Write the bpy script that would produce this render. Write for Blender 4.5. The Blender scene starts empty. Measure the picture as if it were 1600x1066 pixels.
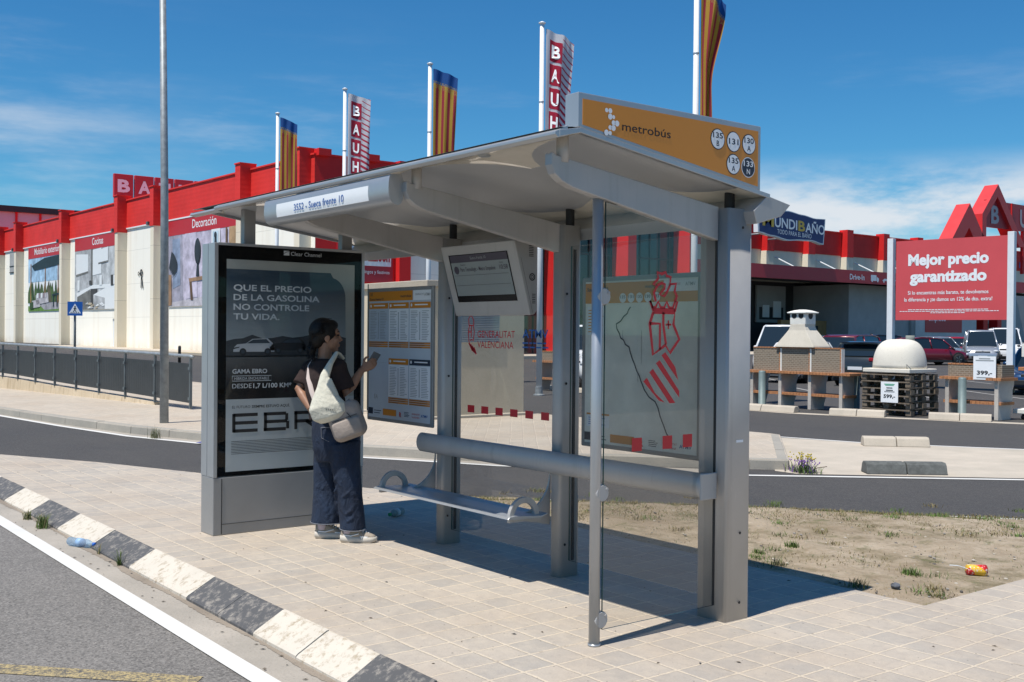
import bpy, bmesh, math, random
from mathutils import Vector as V, Matrix
random.seed(7)
R=math.radians
sc=bpy.context.scene
COL=sc.collection
# ------------------------------------------------------------------ camera, sky, sun, exposure
cam=bpy.data.cameras.new('camera'); co=bpy.data.objects.new('camera',cam); COL.objects.link(co)
RT=V((0.61201305,0.79079981,0.00869966)); UP=V((-0.01109759,-0.00241177,0.99993551)); FW=V((-0.79076979,0.61207013,-0.00729994))
mw=Matrix((RT,UP,-FW)).transposed().to_4x4(); mw.translation=V((4.182,-4.7063,1.6341)); co.matrix_world=mw
cam.sensor_width=36; cam.lens=36*1678.097/1600; cam.clip_start=.05; cam.clip_end=4000
sc.camera=co
SUN=V((0.05,-.443,1)).normalized()
w=bpy.data.worlds.new("World"); sc.world=w; w.use_nodes=True
nt=w.node_tree; N=nt.nodes; L=nt.links
bg=N['Background']; bg.inputs['Strength'].default_value=.08
sky=N.new('ShaderNodeTexSky'); sky.sky_type='NISHITA'; sky.sun_disc=False
sky.sun_elevation=math.asin(SUN.z); sky.sun_rotation=math.atan2(SUN.x,SUN.y); sky.air_density=1.0; sky.dust_density=.25; sky.ozone_density=3.0
hs=N.new('ShaderNodeHueSaturation'); hs.inputs['Saturation'].default_value=1.25; hs.inputs['Value'].default_value=1.0
L.new(sky.outputs[0],hs.inputs['Color'])
tn=N.new('ShaderNodeMix'); tn.data_type='RGBA'; tn.blend_type='MULTIPLY'; tn.inputs[0].default_value=1; tn.inputs[7].default_value=(.56,1.06,1.22,1); L.new(hs.outputs[0],tn.inputs[6])
# clouds : noise on the view direction (the sky itself)
tc=N.new('ShaderNodeTexCoord'); sep=N.new('ShaderNodeSeparateXYZ'); L.new(tc.outputs['Generated'],sep.inputs[0])
def wm(op,a,b=None):
    n=N.new('ShaderNodeMath'); n.operation=op
    for i,x in enumerate((a,b)):
        if x is None: continue
        if isinstance(x,(int,float)): n.inputs[i].default_value=x
        else: L.new(x,n.inputs[i])
    return n.outputs[0]
def wnoise(scale,loc,sx,detail,rough):
    mp=N.new('ShaderNodeMapping'); mp.inputs['Scale'].default_value=sx; mp.inputs['Location'].default_value=loc
    L.new(tc.outputs['Generated'],mp.inputs[0]); n=N.new('ShaderNodeTexNoise'); n.inputs['Scale'].default_value=scale; n.inputs['Detail'].default_value=detail; n.inputs['Roughness'].default_value=rough
    L.new(mp.outputs[0],n.inputs['Vector']); return n.outputs['Fac']
def wramp(x,a,b):
    n=N.new('ShaderNodeMapRange'); n.interpolation_type='SMOOTHSTEP'; n.inputs[1].default_value=a; n.inputs[2].default_value=b; L.new(x,n.inputs[0]); return n.outputs[0]
n1=wnoise(5,(.3,.1,.7),(1,1,3.2),8,.6)
n2=wnoise(3.2,(2.3,4.1,.2),(1,1,5.5),6,.62)
lowband=wm('MULTIPLY',wramp(sep.outputs['Z'],.165,.115),wramp(sep.outputs['Y'],.71,.79))
c1=wm('MULTIPLY',wramp(n1,.34,.55),lowband)
left=wm('MULTIPLY',wramp(sep.outputs['Y'],.42,.2),wramp(sep.outputs['Z'],.36,.10))
c2=wm('MULTIPLY',wm('MULTIPLY',wramp(n2,.43,.80),left),.62)
c3=wm('MULTIPLY',wm('MULTIPLY',wramp(n2,.52,.8),wramp(sep.outputs['Z'],.3,.1)),.4)
cs=wm('MAXIMUM',wm('MAXIMUM',wm('MULTIPLY',c1,.9),c2),c3)
mx=N.new('ShaderNodeMix'); mx.data_type='RGBA'; L.new(cs,mx.inputs[0]); L.new(tn.outputs[2],mx.inputs[6]); mx.inputs[7].default_value=(8.6,8.9,9.3,1)
L.new(mx.outputs[2],bg.inputs['Color'])
sl=bpy.data.lights.new('sun','SUN'); sl.energy=5; sl.angle=R(.5); sl.color=(1,.95,.87)
so=bpy.data.objects.new('sun',sl); COL.objects.link(so); so.rotation_euler=(-SUN).to_track_quat('-Z','Y').to_euler()
sc.view_settings.view_transform='Standard'; sc.view_settings.look='None'; sc.view_settings.gamma=1; sc.view_settings.use_curve_mapping=False
sc.view_settings.exposure=.2

# ------------------------------------------------------------------ materials
MC={}
def M(name,col,rough=.6,metal=0,var=.08,scale=6,bump=0,bscale=60,spec=.5,coat=0,trans=0,detail=6):
    if name in MC: return MC[name]
    m=bpy.data.materials.new(name); m.use_nodes=True; n=m.node_tree.nodes; l=m.node_tree.links
    b=n['Principled BSDF']; b.inputs['Roughness'].default_value=rough; b.inputs['Metallic'].default_value=metal
    b.inputs['Specular IOR Level'].default_value=spec; b.inputs['Coat Weight'].default_value=coat; b.inputs['Coat Roughness'].default_value=.05
    tc=n.new('ShaderNodeTexCoord')
    if var>0:
        no=n.new('ShaderNodeTexNoise'); no.inputs['Scale'].default_value=scale; no.inputs['Detail'].default_value=detail; no.inputs['Roughness'].default_value=.62
        l.new(tc.outputs['Object'],no.inputs['Vector'])
        mx=n.new('ShaderNodeMix'); mx.data_type='RGBA'
        mr=n.new('ShaderNodeMapRange'); mr.inputs[1].default_value=.3; mr.inputs[2].default_value=.7; l.new(no.outputs['Fac'],mr.inputs[0]); l.new(mr.outputs[0],mx.inputs[0])
        mx.inputs[6].default_value=tuple(c*(1-var) for c in col)+(1,); mx.inputs[7].default_value=tuple(min(1,c*(1+var)) for c in col)+(1,)
        l.new(mx.outputs[2],b.inputs['Base Color'])
        rr=n.new('ShaderNodeMapRange'); rr.inputs[3].default_value=max(0,rough-.06); rr.inputs[4].default_value=min(1,rough+.08); l.new(no.outputs['Fac'],rr.inputs[0]); l.new(rr.outputs[0],b.inputs['Roughness'])
    else: b.inputs['Base Color'].default_value=tuple(col)+(1,)
    if bump>0:
        n2=n.new('ShaderNodeTexNoise'); n2.inputs['Scale'].default_value=bscale; n2.inputs['Detail'].default_value=4; l.new(tc.outputs['Object'],n2.inputs['Vector'])
        bp=n.new('ShaderNodeBump'); bp.inputs['Strength'].default_value=bump; bp.inputs['Distance'].default_value=.01; l.new(n2.outputs['Fac'],bp.inputs['Height']); l.new(bp.outputs[0],b.inputs['Normal'])
    MC[name]=m; return m
class NB:   # small node-graph helper
    def __init__(s,name):
        s.m=bpy.data.materials.new(name); s.m.use_nodes=True; s.n=s.m.node_tree.nodes; s.l=s.m.node_tree.links; s.b=s.n['Principled BSDF']; s.tc=s.n.new('ShaderNodeTexCoord')
    def link(s,a,b): s.l.new(a,b)
    def set(s,sock,v):
        if hasattr(v,'is_linked') or hasattr(v,'links'): s.l.new(v,sock)
        else: sock.default_value=v
    def math(s,op,a,b=0,c=0):
        x=s.n.new('ShaderNodeMath'); x.operation=op
        for i,v in enumerate((a,b,c)): s.set(x.inputs[i],v)
        return x.outputs[0]
    def noise(s,scale,vec=None,detail=5,rough=.6,dist=0):
        x=s.n.new('ShaderNodeTexNoise'); x.inputs['Scale'].default_value=scale; x.inputs['Detail'].default_value=detail; x.inputs['Roughness'].default_value=rough; x.inputs['Distortion'].default_value=dist
        s.l.new(vec or s.tc.outputs['Object'],x.inputs['Vector']); return x.outputs['Fac']
    def ramp(s,x,a,b,c=0,d=1):
        r=s.n.new('ShaderNodeMapRange'); s.l.new(x,r.inputs[0]); r.inputs[1].default_value=a; r.inputs[2].default_value=b; r.inputs[3].default_value=c; r.inputs[4].default_value=d; return r.outputs[0]
    def mix(s,f,a,b):
        x=s.n.new('ShaderNodeMix'); x.data_type='RGBA'; s.set(x.inputs[0],f); 
        for i,v in ((6,a),(7,b)):
            if isinstance(v,tuple): x.inputs[i].default_value=v+(1,) if len(v)==3 else v
            else: s.l.new(v,x.inputs[i])
        return x.outputs[2]
    def mapv(s,loc=(0,0,0),rot=(0,0,0),scale=(1,1,1),src=None):
        x=s.n.new('ShaderNodeMapping'); x.inputs['Location'].default_value=loc; x.inputs['Rotation'].default_value=rot; x.inputs['Scale'].default_value=scale
        s.l.new(src or s.tc.outputs['Object'],x.inputs['Vector']); return x.outputs[0]
    def bump(s,h,st=.3,d=.01):
        x=s.n.new('ShaderNodeBump'); x.inputs['Strength'].default_value=st; x.inputs['Distance'].default_value=d; s.l.new(h,x.inputs['Height']); s.l.new(x.outputs[0],s.b.inputs['Normal'])
    def sep(s,vec):
        x=s.n.new('ShaderNodeSeparateXYZ'); s.l.new(vec,x.inputs[0]); return x.outputs
def asphalt_mat(name,base,warm):
    g=NB(name)
    big=g.noise(.35,detail=6); mid=g.noise(3.5); fine=g.noise(170,detail=2); fine2=g.noise(420,detail=1)
    c=g.mix(g.ramp(big,.3,.7),tuple(x*.82 for x in base),tuple(x*1.15 for x in warm))
    st=g.noise(1.0,vec=g.mapv(scale=(.25,2.2,1),rot=(0,0,R(-38))))
    c=g.mix(g.ramp(st,.42,.75,0,.35),c,tuple(x*.6 for x in base))
    c=g.mix(g.ramp(mid,.4,.75,0,.25),c,tuple(x*1.5 for x in warm))
    c=g.mix(g.ramp(fine,.38,.72,0,.55),c,tuple(x*1.9 for x in warm))
    c=g.mix(g.ramp(fine2,.55,.75,0,.5),c,tuple(x*.35 for x in base))
    vo=g.n.new('ShaderNodeTexVoronoi'); vo.inputs['Scale'].default_value=85; g.link(g.tc.outputs['Object'],vo.inputs['Vector']); vs=g.sep(vo.outputs['Color'])[0]; c=g.mix(g.ramp(vs,.62,1.0,0,.55),c,tuple(x*2.0 for x in warm)); c=g.mix(g.ramp(vs,.36,.0,0,.55),c,tuple(x*.30 for x in base))
    g.link(c,g.b.inputs['Base Color']); g.b.inputs['Roughness'].default_value=.88; g.bump(fine,.5,.006); return g.m
ROADN=asphalt_mat('asphalt_worn',(.125,.118,.111),(.150,.140,.129))
ASPH=asphalt_mat('asphalt',(.040,.040,.043),(.053,.049,.045))
def paver_mat(name,w,h,loc,ca,cb,mort,rot=0):
    g=NB(name); vec=g.mapv(loc=loc,rot=(0,0,rot)); wv=g.n.new('ShaderNodeTexNoise'); wv.inputs['Scale'].default_value=3.0; wv.inputs['Detail'].default_value=3; g.link(vec,wv.inputs['Vector']); va=g.n.new('ShaderNodeVectorMath'); va.operation='MULTIPLY_ADD'; g.link(wv.outputs['Color'],va.inputs[0]); va.inputs[1].default_value=(.02,.02,0); g.link(vec,va.inputs[2]); vec=va.outputs[0]; w2=g.n.new('ShaderNodeTexNoise'); w2.inputs['Scale'].default_value=28; w2.inputs['Detail'].default_value=3; g.link(vec,w2.inputs['Vector']); v2=g.n.new('ShaderNodeVectorMath'); v2.operation='MULTIPLY_ADD'; g.link(w2.outputs['Color'],v2.inputs[0]); v2.inputs[1].default_value=(.014,.014,0); g.link(vec,v2.inputs[2]); vec=v2.outputs[0]
    br=g.n.new('ShaderNodeTexBrick'); br.offset=0; br.squash=1; g.link(vec,br.inputs['Vector'])
    br.inputs['Scale'].default_value=1; br.inputs['Brick Width'].default_value=w; br.inputs['Row Height'].default_value=h
    br.inputs['Mortar Size'].default_value=.011; br.inputs['Mortar Smooth'].default_value=.5; br.inputs['Bias'].default_value=0
    br.inputs['Color1'].default_value=ca+(1,); br.inputs['Color2'].default_value=cb+(1,); br.inputs['Mortar'].default_value=mort+(1,)
    big=g.noise(.9,detail=7); mid=g.noise(7,detail=6,rough=.7); fine=g.noise(90,detail=3)
    c=g.mix(g.ramp(mid,.46,.70,0,.38),br.outputs['Color'],tuple(x*1.06 for x in mort)); c=g.mix(g.ramp(g.noise(16,detail=5,rough=.7),.50,.72,0,.35),c,(.25,.225,.20))
    c=g.mix(g.ramp(big,.42,.7,0,.35),c,(.36,.27,.19)); jd=g.math('MULTIPLY',br.outputs['Fac'],g.ramp(g.noise(5.5,detail=5,rough=.7),.58,.68,0,.6)); c=g.mix(jd,c,(.20,.165,.13))
    c=g.mix(g.ramp(g.noise(2.3,detail=8,rough=.7),.55,.75,0,.45),c,(.26,.235,.21))
    c=g.mix(g.ramp(fine,.5,.8,0,.3),c,(.2,.18,.16))
    sp=g.noise(30,detail=1); c=g.mix(g.ramp(sp,.735,.765,0,.7),c,(.08,.075,.07))
    g.link(c,g.b.inputs['Base Color']); g.b.inputs['Roughness'].default_value=.85
    hgt=g.math('ADD',g.math('MULTIPLY',br.outputs['Fac'],-.5),g.math('MULTIPLY',fine,.25)); g.bump(hgt,.9,.010); return g.m
PAVE=paver_mat('pavers',.2075,.2075,(-.78,.02,0),(.43,.375,.312),(.35,.318,.28),(.55,.472,.37))
PAVE2=paver_mat('pavers_far',.2,.2,(0,0,0),(.47,.405,.325),(.41,.36,.295),(.54,.465,.375),R(-52))
def dirt_mat():
    g=NB('dirt'); big=g.noise(.8,detail=8); mid=g.noise(5,detail=7,rough=.7); fine=g.noise(60,detail=4,rough=.7)
    c=g.mix(g.ramp(mid,.35,.65),(.42,.325,.22),(.55,.45,.33))
    c=g.mix(g.ramp(big,.42,.62,0,.6),c,(.24,.175,.10))
    c=g.mix(g.ramp(fine,.52,.75,0,.6),c,(.46,.41,.35))
    c=g.mix(g.ramp(g.noise(1.6,vec=g.mapv(scale=(1,1,1),loc=(3,1,0)),detail=9,rough=.78),.50,.62,0,.75),c,(.17,.14,.065)); c=g.mix(g.ramp(g.noise(2.6,detail=9,rough=.8),.55,.63,0,.7),c,(.13,.14,.045)); c=g.mix(g.ramp(g.noise(24,detail=5,rough=.7),.5,.68,0,.5),c,(.26,.20,.135))
    c=g.mix(g.ramp(g.noise(140,detail=2),.68,.75,0,.8),c,(.12,.10,.08))
    g.link(c,g.b.inputs['Base Color']); g.b.inputs['Roughness'].default_value=.95; g.bump(g.math('ADD',fine,mid),.9,.03); return g.m
DIRT=dirt_mat()
def conc_mat(name,ca,cb,streak=False):
    g=NB(name); big=g.noise(1.4,detail=8,rough=.68); fine=g.noise(55,detail=4)
    c=g.mix(g.ramp(big,.32,.68),ca,cb); c=g.mix(g.ramp(fine,.55,.75,0,.45),c,tuple(x*.5 for x in ca))
    if streak:
        s=g.noise(9,vec=g.mapv(scale=(1,1,.12)),detail=6); c=g.mix(g.ramp(s,.52,.72,0,.6),c,(.25,.17,.09))
    g.link(c,g.b.inputs['Base Color']); g.b.inputs['Roughness'].default_value=.9; g.bump(fine,.5,.008); return g.m
CONCD=conc_mat('gutter_dirt',(.20,.165,.13),(.31,.26,.205)); CONC=conc_mat('concrete',(.40,.355,.29),(.51,.445,.365)); CONCG=conc_mat('concrete_gutter',(.28,.255,.22),(.39,.35,.30))
KERBC=conc_mat('kerb_concrete',(.27,.255,.225),(.36,.33,.28)); CONCW=conc_mat('wall_concrete',(.50,.40,.27),(.60,.49,.35),True)
def paint_mat(name,ca,wear,amount,scale=18):
    g=NB(name); a=g.noise(scale,detail=9,rough=.75); b=g.noise(3,detail=6)
    s=g.noise(26,vec=g.mapv(scale=(1,.12,.12)),detail=5)
    f=g.ramp(g.math('ADD',g.math('MULTIPLY',a,.88),g.math('MULTIPLY',s,.12)),amount,amount+.12)
    c=g.mix(f,ca,wear); c=g.mix(g.ramp(b,.45,.75,0,.3),c,tuple(x*.72 for x in ca))
    g.link(c,g.b.inputs['Base Color']); g.b.inputs['Roughness'].default_value=.75; g.bump(a,.3,.004); return g.m
KWHITE=paint_mat('kerb_white_paint',(.55,.50,.425),(.33,.27,.19),.51); KBLACK=paint_mat('kerb_black_paint',(.080,.079,.081),(.27,.245,.215),.50)
LINE=paint_mat('road_paint_white',(.62,.61,.58),(.17,.16,.15),.62,60); LINEY=paint_mat('road_paint_yellow',(.42,.33,.16),(.09,.085,.08),.44,60)
LINEF=paint_mat('road_paint_faded',(.36,.35,.33),(.07,.066,.062),.5,50)
ALU_=M('grey_painted_metal_plain',(.40,.388,.376),.42,.2,.05,3,.03,200)
def metal_mat(name,ca):
    g=NB(name); st=g.noise(2.2,vec=g.mapv(scale=(6,6,.22)),detail=7,rough=.7); bl=g.noise(3.5,detail=7,rough=.65); sc_=g.noise(60,vec=g.mapv(scale=(1,1,.15)),detail=2)
    c=g.mix(g.ramp(bl,.35,.7),tuple(x*.93 for x in ca),tuple(x*1.05 for x in ca)); c=g.mix(g.ramp(st,.54,.74,0,.30),c,(.20,.18,.155)); c=g.mix(g.ramp(sc_,.70,.76,0,.25),c,(.55,.53,.50))
    g.link(c,g.b.inputs['Base Color']); g.link(g.ramp(bl,.3,.7,.34,.56),g.b.inputs['Roughness']); g.b.inputs['Metallic'].default_value=.2; g.bump(g.noise(220,detail=2),.04,.004); return g.m
ALUD=M('grey_painted_metal_plinth',(.30,.297,.293),.45,.25,.05,3,.03,200)
ALU=metal_mat('grey_painted_metal',(.41,.398,.386))
ALUL=M('anodised_aluminium',(.42,.435,.45),.36,.55,.05,3)
BLK=M('black_gloss',(.006,.0062,.007),.2,0,.1,4,spec=.25); BLKM=M('black_matt',(.015,.015,.016),.6,0,.2)
WHT=M('white_gloss',(.78,.79,.80),.35,0,.03); WHTP=M('white_print',(.80,.82,.84),.5,0,.03)
CEIL=M('beige_fibreglass',(.93,.85,.71),.16,0,.09,2.2,spec=.7,coat=1.0)
ROOFT=M('roof_grey',(.40,.41,.42),.4,.1,.05)
ORG=M('orange_print',(.62,.235,.022),.35,0,.04,2); NAVY=M('navy_print',(.012,.035,.14),.5,0,.05); NAVYD=M('dark_blue_print',(.022,.032,.055),.5,0,.05)
BLUE=M('blue_print',(.015,.10,.36),.5,0,.05); REDP=M('red_vinyl',(.50,.012,.02),.45,0,.08,8); GREYP=M('grey_print',(.28,.30,.31),.5,0,.05)
GLPALE=M('pale_green_print',(.82,.80,.73),.5,0,.12,5); GLBL=M('pale_blue_print',(.50,.56,.62),.5,0,.04,5)
def glass_mat(name,tint,refl,dust=(.006,.035)):
    g=NB(name); n=g.n; out=n['Material Output']
    t=n.new('ShaderNodeBsdfTransparent'); t.inputs[0].default_value=tint+(1,); gl=n.new('ShaderNodeBsdfGlossy'); gl.inputs['Roughness'].default_value=.015; gl.inputs[0].default_value=(.95,.93,.90,1)
    fr=n.new('ShaderNodeFresnel'); fr.inputs[0].default_value=1.5
    f=g.math('MULTIPLY',fr.outputs[0],refl)
    mx=n.new('ShaderNodeMixShader'); g.link(f,mx.inputs[0]); g.link(t.outputs[0],mx.inputs[1]); g.link(gl.outputs[0],mx.inputs[2])
    di=n.new('ShaderNodeBsdfDiffuse'); di.inputs[0].default_value=(.62,.58,.52,1)
    sm=g.noise(3,detail=8,rough=.7); m2=n.new('ShaderNodeMixShader'); g.link(g.ramp(sm,.45,.8,*dust),m2.inputs[0]); g.link(mx.outputs[0],m2.inputs[1]); g.link(di.outputs[0],m2.inputs[2])
    g.link(m2.outputs[0],out.inputs[0]); return g.m
GLASS=glass_mat('shelter_glass',(.885,.88,.86),.85,(.006,.03))
GEDGE=M('glass_edge',(.03,.07,.065),.2)
def wall_mat(name,ca,dirt,pitch=2.6):
    g=NB(name); o=g.sep(g.tc.outputs['Object']); z=o[2]
    big=g.noise(.25,detail=7); st=g.noise(1.2,vec=g.mapv(scale=(1,1,.06)),detail=6)
    c=g.mix(g.ramp(big,.35,.7,0,.3),ca,tuple(x*.86 for x in ca)); c=g.mix(g.ramp(st,.5,.75,0,.28),c,dirt)
    fr=g.math('FRACT',g.math('DIVIDE',z,pitch)); j=g.math('LESS_THAN',fr,.012); c=g.mix(g.math('MULTIPLY',j,.45),c,tuple(x*.45 for x in ca))
    splash=g.math('MULTIPLY',g.ramp(z,1.0,0.1),g.ramp(g.noise(1.1,detail=6),.3,.65)); c=g.mix(g.math('MULTIPLY',splash,.55),c,dirt)
    g.link(c,g.b.inputs['Base Color']); g.b.inputs['Roughness'].default_value=.85; return g.m
CREAM=wall_mat('cream_panels',(.94,.90,.80),(.50,.36,.20)); CREAM2=wall_mat('cream_pilaster',(.80,.72,.57),(.52,.38,.22),3.9)
def corr_mat(name,ca,axis,pitch,depth=.4):
    g=NB(name); o=g.sep(g.tc.outputs['Object'])[axis]
    s=g.math('SINE',g.math('MULTIPLY',o,2*math.pi/pitch)); big=g.noise(.5,detail=6)
    c=g.mix(g.ramp(big,.3,.7),tuple(x*.85 for x in ca),tuple(x*1.1 for x in ca))
    g.link(c,g.b.inputs['Base Color']); g.b.inputs['Roughness'].default_value=.6; g.b.inputs['Specular IOR Level'].default_value=.2; g.bump(s,depth,.03); return g.m
REDC=corr_mat('red_cladding',(.72,.040,.034),2,.3,.05); WCORR=corr_mat('white_corrugated',(.55,.56,.55),0,.5)
REDW=M('red_paint',(.66,.024,.024),.5,0,.08,.6,spec=.25); REDD=M('red_board',(.44,.030,.042),.5,0,.06,1)
GLZ=M('dark_glazing',(.022,.028,.033),.04,0,.3,.5,spec=.55); MULL=M('mullion',(.02,.022,.025),.5)
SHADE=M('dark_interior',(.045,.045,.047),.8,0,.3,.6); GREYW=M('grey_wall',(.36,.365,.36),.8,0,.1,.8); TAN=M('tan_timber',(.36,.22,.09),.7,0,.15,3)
KIOSK=conc_mat('kiosk_render',(.50,.43,.32),(.58,.50,.38))
GALV=M('galvanised',(.27,.295,.31),.55,.35,.25,9); GALVD=M('galvanised_dark',(.13,.15,.16),.55,.4,.2,9)
POLEW=M('white_pole',(.72,.74,.76),.35,0,.04)

# ------------------------------------------------------------------ mesh helpers
class MB:
    def __init__(s): s.bm=bmesh.new(); s.uv=None
    def face(s,pts,mi=0):
        f=s.bm.faces.new([s.bm.verts.new(p) for p in pts]); f.material_index=mi; return f
    def box(s,c,d,mi=0,rot=None,axes=None):
        c=V(c); h=[x/2 for x in d]
        if axes: X,Y,Z=[V(a) for a in axes]
        elif rot: m=Matrix.Rotation(rot,3,'Z'); X,Y,Z=m@V((1,0,0)),m@V((0,1,0)),V((0,0,1))
        else: X,Y,Z=V((1,0,0)),V((0,1,0)),V((0,0,1))
        v=[s.bm.verts.new(c+X*h[0]*a+Y*h[1]*b+Z*h[2]*e) for a in(-1,1) for b in(-1,1) for e in(-1,1)]
        for q in((0,1,3,2),(4,6,7,5),(0,4,5,1),(2,3,7,6),(0,2,6,4),(1,5,7,3)):
            f=s.bm.faces.new([v[i] for i in q]); f.material_index=mi
    def b2(s,a,b,mi=0): s.box([(x+y)/2 for x,y in zip(a,b)],[abs(y-x) for x,y in zip(a,b)],mi)
    def prism(s,poly,f0,f1,mi=0):   # poly 2d list ; f0,f1 map (u,v)->3d at both caps
        a=[s.bm.verts.new(f0(*p)) for p in poly]; b=[s.bm.verts.new(f1(*p)) for p in poly]; n=len(poly)
        fs=[s.bm.faces.new(a),s.bm.faces.new(b[::-1])]+[s.bm.faces.new((a[i],b[i],b[(i+1)%n],a[(i+1)%n])) for i in range(n)]
        for f in fs: f.material_index=mi
    def tube(s,pts,rad,seg=10,mi=0,cap=True,sq=1.0,ax=None):
        pts=[V(p) for p in pts]; rad=rad if isinstance(rad,(list,tuple)) else [rad]*len(pts); rings=[]
        for i,p in enumerate(pts):
            t=(pts[min(i+1,len(pts)-1)]-pts[max(i-1,0)]).normalized()
            a=V(ax) if ax else (V((0,0,1)) if abs(t.z)<.9 else V((1,0,0)))
            x=(a-t*a.dot(t)).normalized(); y=t.cross(x); r=rad[i]; ra,rb=(r if isinstance(r,(list,tuple)) else (r,r*sq))
            rings.append([s.bm.verts.new(p+x*ra*math.cos(2*math.pi*k/seg)+y*rb*math.sin(2*math.pi*k/seg)) for k in range(seg)])
        for A,B in zip(rings,rings[1:]):
            for k in range(seg):
                f=s.bm.faces.new((A[k],A[(k+1)%seg],B[(k+1)%seg],B[k])); f.material_index=mi
        if cap: s.bm.faces.new(rings[0][::-1]).material_index=mi; s.bm.faces.new(rings[-1]).material_index=mi
    def rings(s,R_,mi=0,cap=True):
        rs=[[s.bm.verts.new(p) for p in r] for r in R_]; n=len(rs[0])
        for A,B in zip(rs,rs[1:]):
            for k in range(n): s.bm.faces.new((A[k],A[(k+1)%n],B[(k+1)%n],B[k])).material_index=mi
        if cap: s.bm.faces.new(rs[0][::-1]).material_index=mi; s.bm.faces.new(rs[-1]).material_index=mi
    def lathe(s,c,prof,seg=20,mi=0,axis=(0,0,1)):
        c=V(c); z=V(axis).normalized(); x=z.orthogonal().normalized(); y=z.cross(x)
        s.rings([[c+z*h+(x*math.cos(2*math.pi*k/seg)+y*math.sin(2*math.pi*k/seg))*max(r,1e-4) for k in range(seg)] for r,h in prof],mi)
    def ell(s,c,r,mi=0,axes=None,seg=16,rn=10):
        c=V(c); X,Y,Z=[V(a) for a in (axes or ((1,0,0),(0,1,0),(0,0,1)))]
        s.rings([[c+Z*r[2]*-math.cos(math.pi*i/rn)+(X*r[0]*math.cos(2*math.pi*k/seg)+Y*r[1]*math.sin(2*math.pi*k/seg))*max(math.sin(math.pi*i/rn),.01) for k in range(seg)] for i in range(rn+1)],mi)
    def disc(s,O,Rv,Uv,r,seg=24,mi=0,r0=0):
        O,Rv,Uv=V(O),V(Rv),V(Uv); p=[O+Rv*math.cos(2*math.pi*k/seg)*r+Uv*math.sin(2*math.pi*k/seg)*r for k in range(seg)]
        if r0==0: s.face(p,mi)
        else:
            q=[O+Rv*math.cos(2*math.pi*k/seg)*r0+Uv*math.sin(2*math.pi*k/seg)*r0 for k in range(seg)]
            for k in range(seg): s.face([q[k],p[k],p[(k+1)%seg],q[(k+1)%seg]],mi)
    def stroke(s,pts,wd,nrm,mi=0):
        pts=[V(p) for p in pts]; nrm=V(nrm); lo=[];
        for i,p in enumerate(pts):
            t=(pts[min(i+1,len(pts)-1)]-pts[max(i-1,0)]).normalized(); o=nrm.cross(t).normalized()*wd/2; lo.append((p+o,p-o))
        for (a,b),(c,d) in zip(lo,lo[1:]): s.face([a,b,d,c],mi)
    def build(s,name,mats,parent=None,smooth=False,bevel=0,seg=2,solid=0):
        bmesh.ops.recalc_face_normals(s.bm,faces=s.bm.faces) if name not in NORECALC else None
        me=bpy.data.meshes.new(name); s.bm.to_mesh(me); s.bm.free()
        for m in (mats if isinstance(mats,(list,tuple)) else [mats]): me.materials.append(m)
        if smooth:
            for p in me.polygons: p.use_smooth=True
            if smooth=='auto': me.set_sharp_from_angle(angle=R(32))
        o=bpy.data.objects.new(name,me); COL.objects.link(o)
        if parent: o.parent=parent; o.matrix_parent_inverse=WORLD(parent).inverted()
        if bevel:
            b=o.modifiers.new('bevel','BEVEL'); b.width=bevel; b.segments=seg; b.limit_method='ANGLE'; b.angle_limit=R(40)
        if smooth=='auto':
            o.modifiers.new('ws','WEIGHTED_NORMAL').keep_sharp=True
        return o
NORECALC=set()
def WORLD(o):
    m=Matrix.Translation(o.location)@o.rotation_euler.to_matrix().to_4x4()
    return (WORLD(o.parent)@o.matrix_parent_inverse@m) if o.parent else m
def tag(o,label=None,cat=None,group=None,kind=None):
    if label: o['label']=label
    if cat: o['category']=cat
    if group: o['group']=group
    if kind: o['kind']=kind
    return o
def empty(name,loc,label,cat,group=None,rz=0):
    o=bpy.data.objects.new(name,None); COL.objects.link(o); o.location=loc; o.rotation_euler=(0,0,rz); o.empty_display_size=.1
    return tag(o,label,cat,group)
def copy_tree(o,parent=None):
    c=o.copy(); COL.objects.link(c)
    if parent: c.parent=parent
    for ch in list(o.children): copy_tree(ch,c)
    return c
def shrink(o,f=1): return o
# text ---------------------------------------------------------------
TS=bpy.data.scenes.new('lettering_work'); TCACHE={}
SANS=None
FONT=[SANS]
def glyphs(body,bold):
    k=(body,bold,FONT[0])
    if k in TCACHE: return TCACHE[k]
    cu=bpy.data.curves.new('t','FONT'); cu.body=body; cu.size=1
    if FONT[0]: cu.font=FONT[0]
    cu.offset=bold; cu.resolution_u=3
    ob=bpy.data.objects.new('t',cu); TS.collection.objects.link(ob);
    me=bpy.data.meshes.new_from_object(ob); vs=[v.co.xy for v in me.vertices]; fs=[list(p.vertices) for p in me.polygons]
    bpy.data.objects.remove(ob); bpy.data.curves.remove(cu); bpy.data.meshes.remove(me)
    x0=min(v.x for v in vs); x1=max(v.x for v in vs); TCACHE[k]=([(v.x-x0,v.y) for v in vs],fs,x1-x0); return TCACHE[k]
def text(mb,body,O,Rv,Uv,h,w=None,mi=0,bold=.0,al='L',warp=None):
    vs,fs,wd=glyphs(body,bold); s=h/.729; sx=(w/wd) if w else s; O,Rv,Uv=V(O),V(Rv),V(Uv); tw=wd*sx; off={'L':0,'C':-tw/2,'R':-tw}[al]
    nv=[mb.bm.verts.new(warp(x*sx+off,y*s) if warp else O+Rv*(x*sx+off)+Uv*(y*s)) for x,y in vs]
    for f in fs:
        try: mb.bm.faces.new([nv[i] for i in f]).material_index=mi
        except ValueError: pass
    return tw
X1,Y1,Z1=V((1,0,0)),V((0,1,0)),V((0,0,1))
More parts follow.
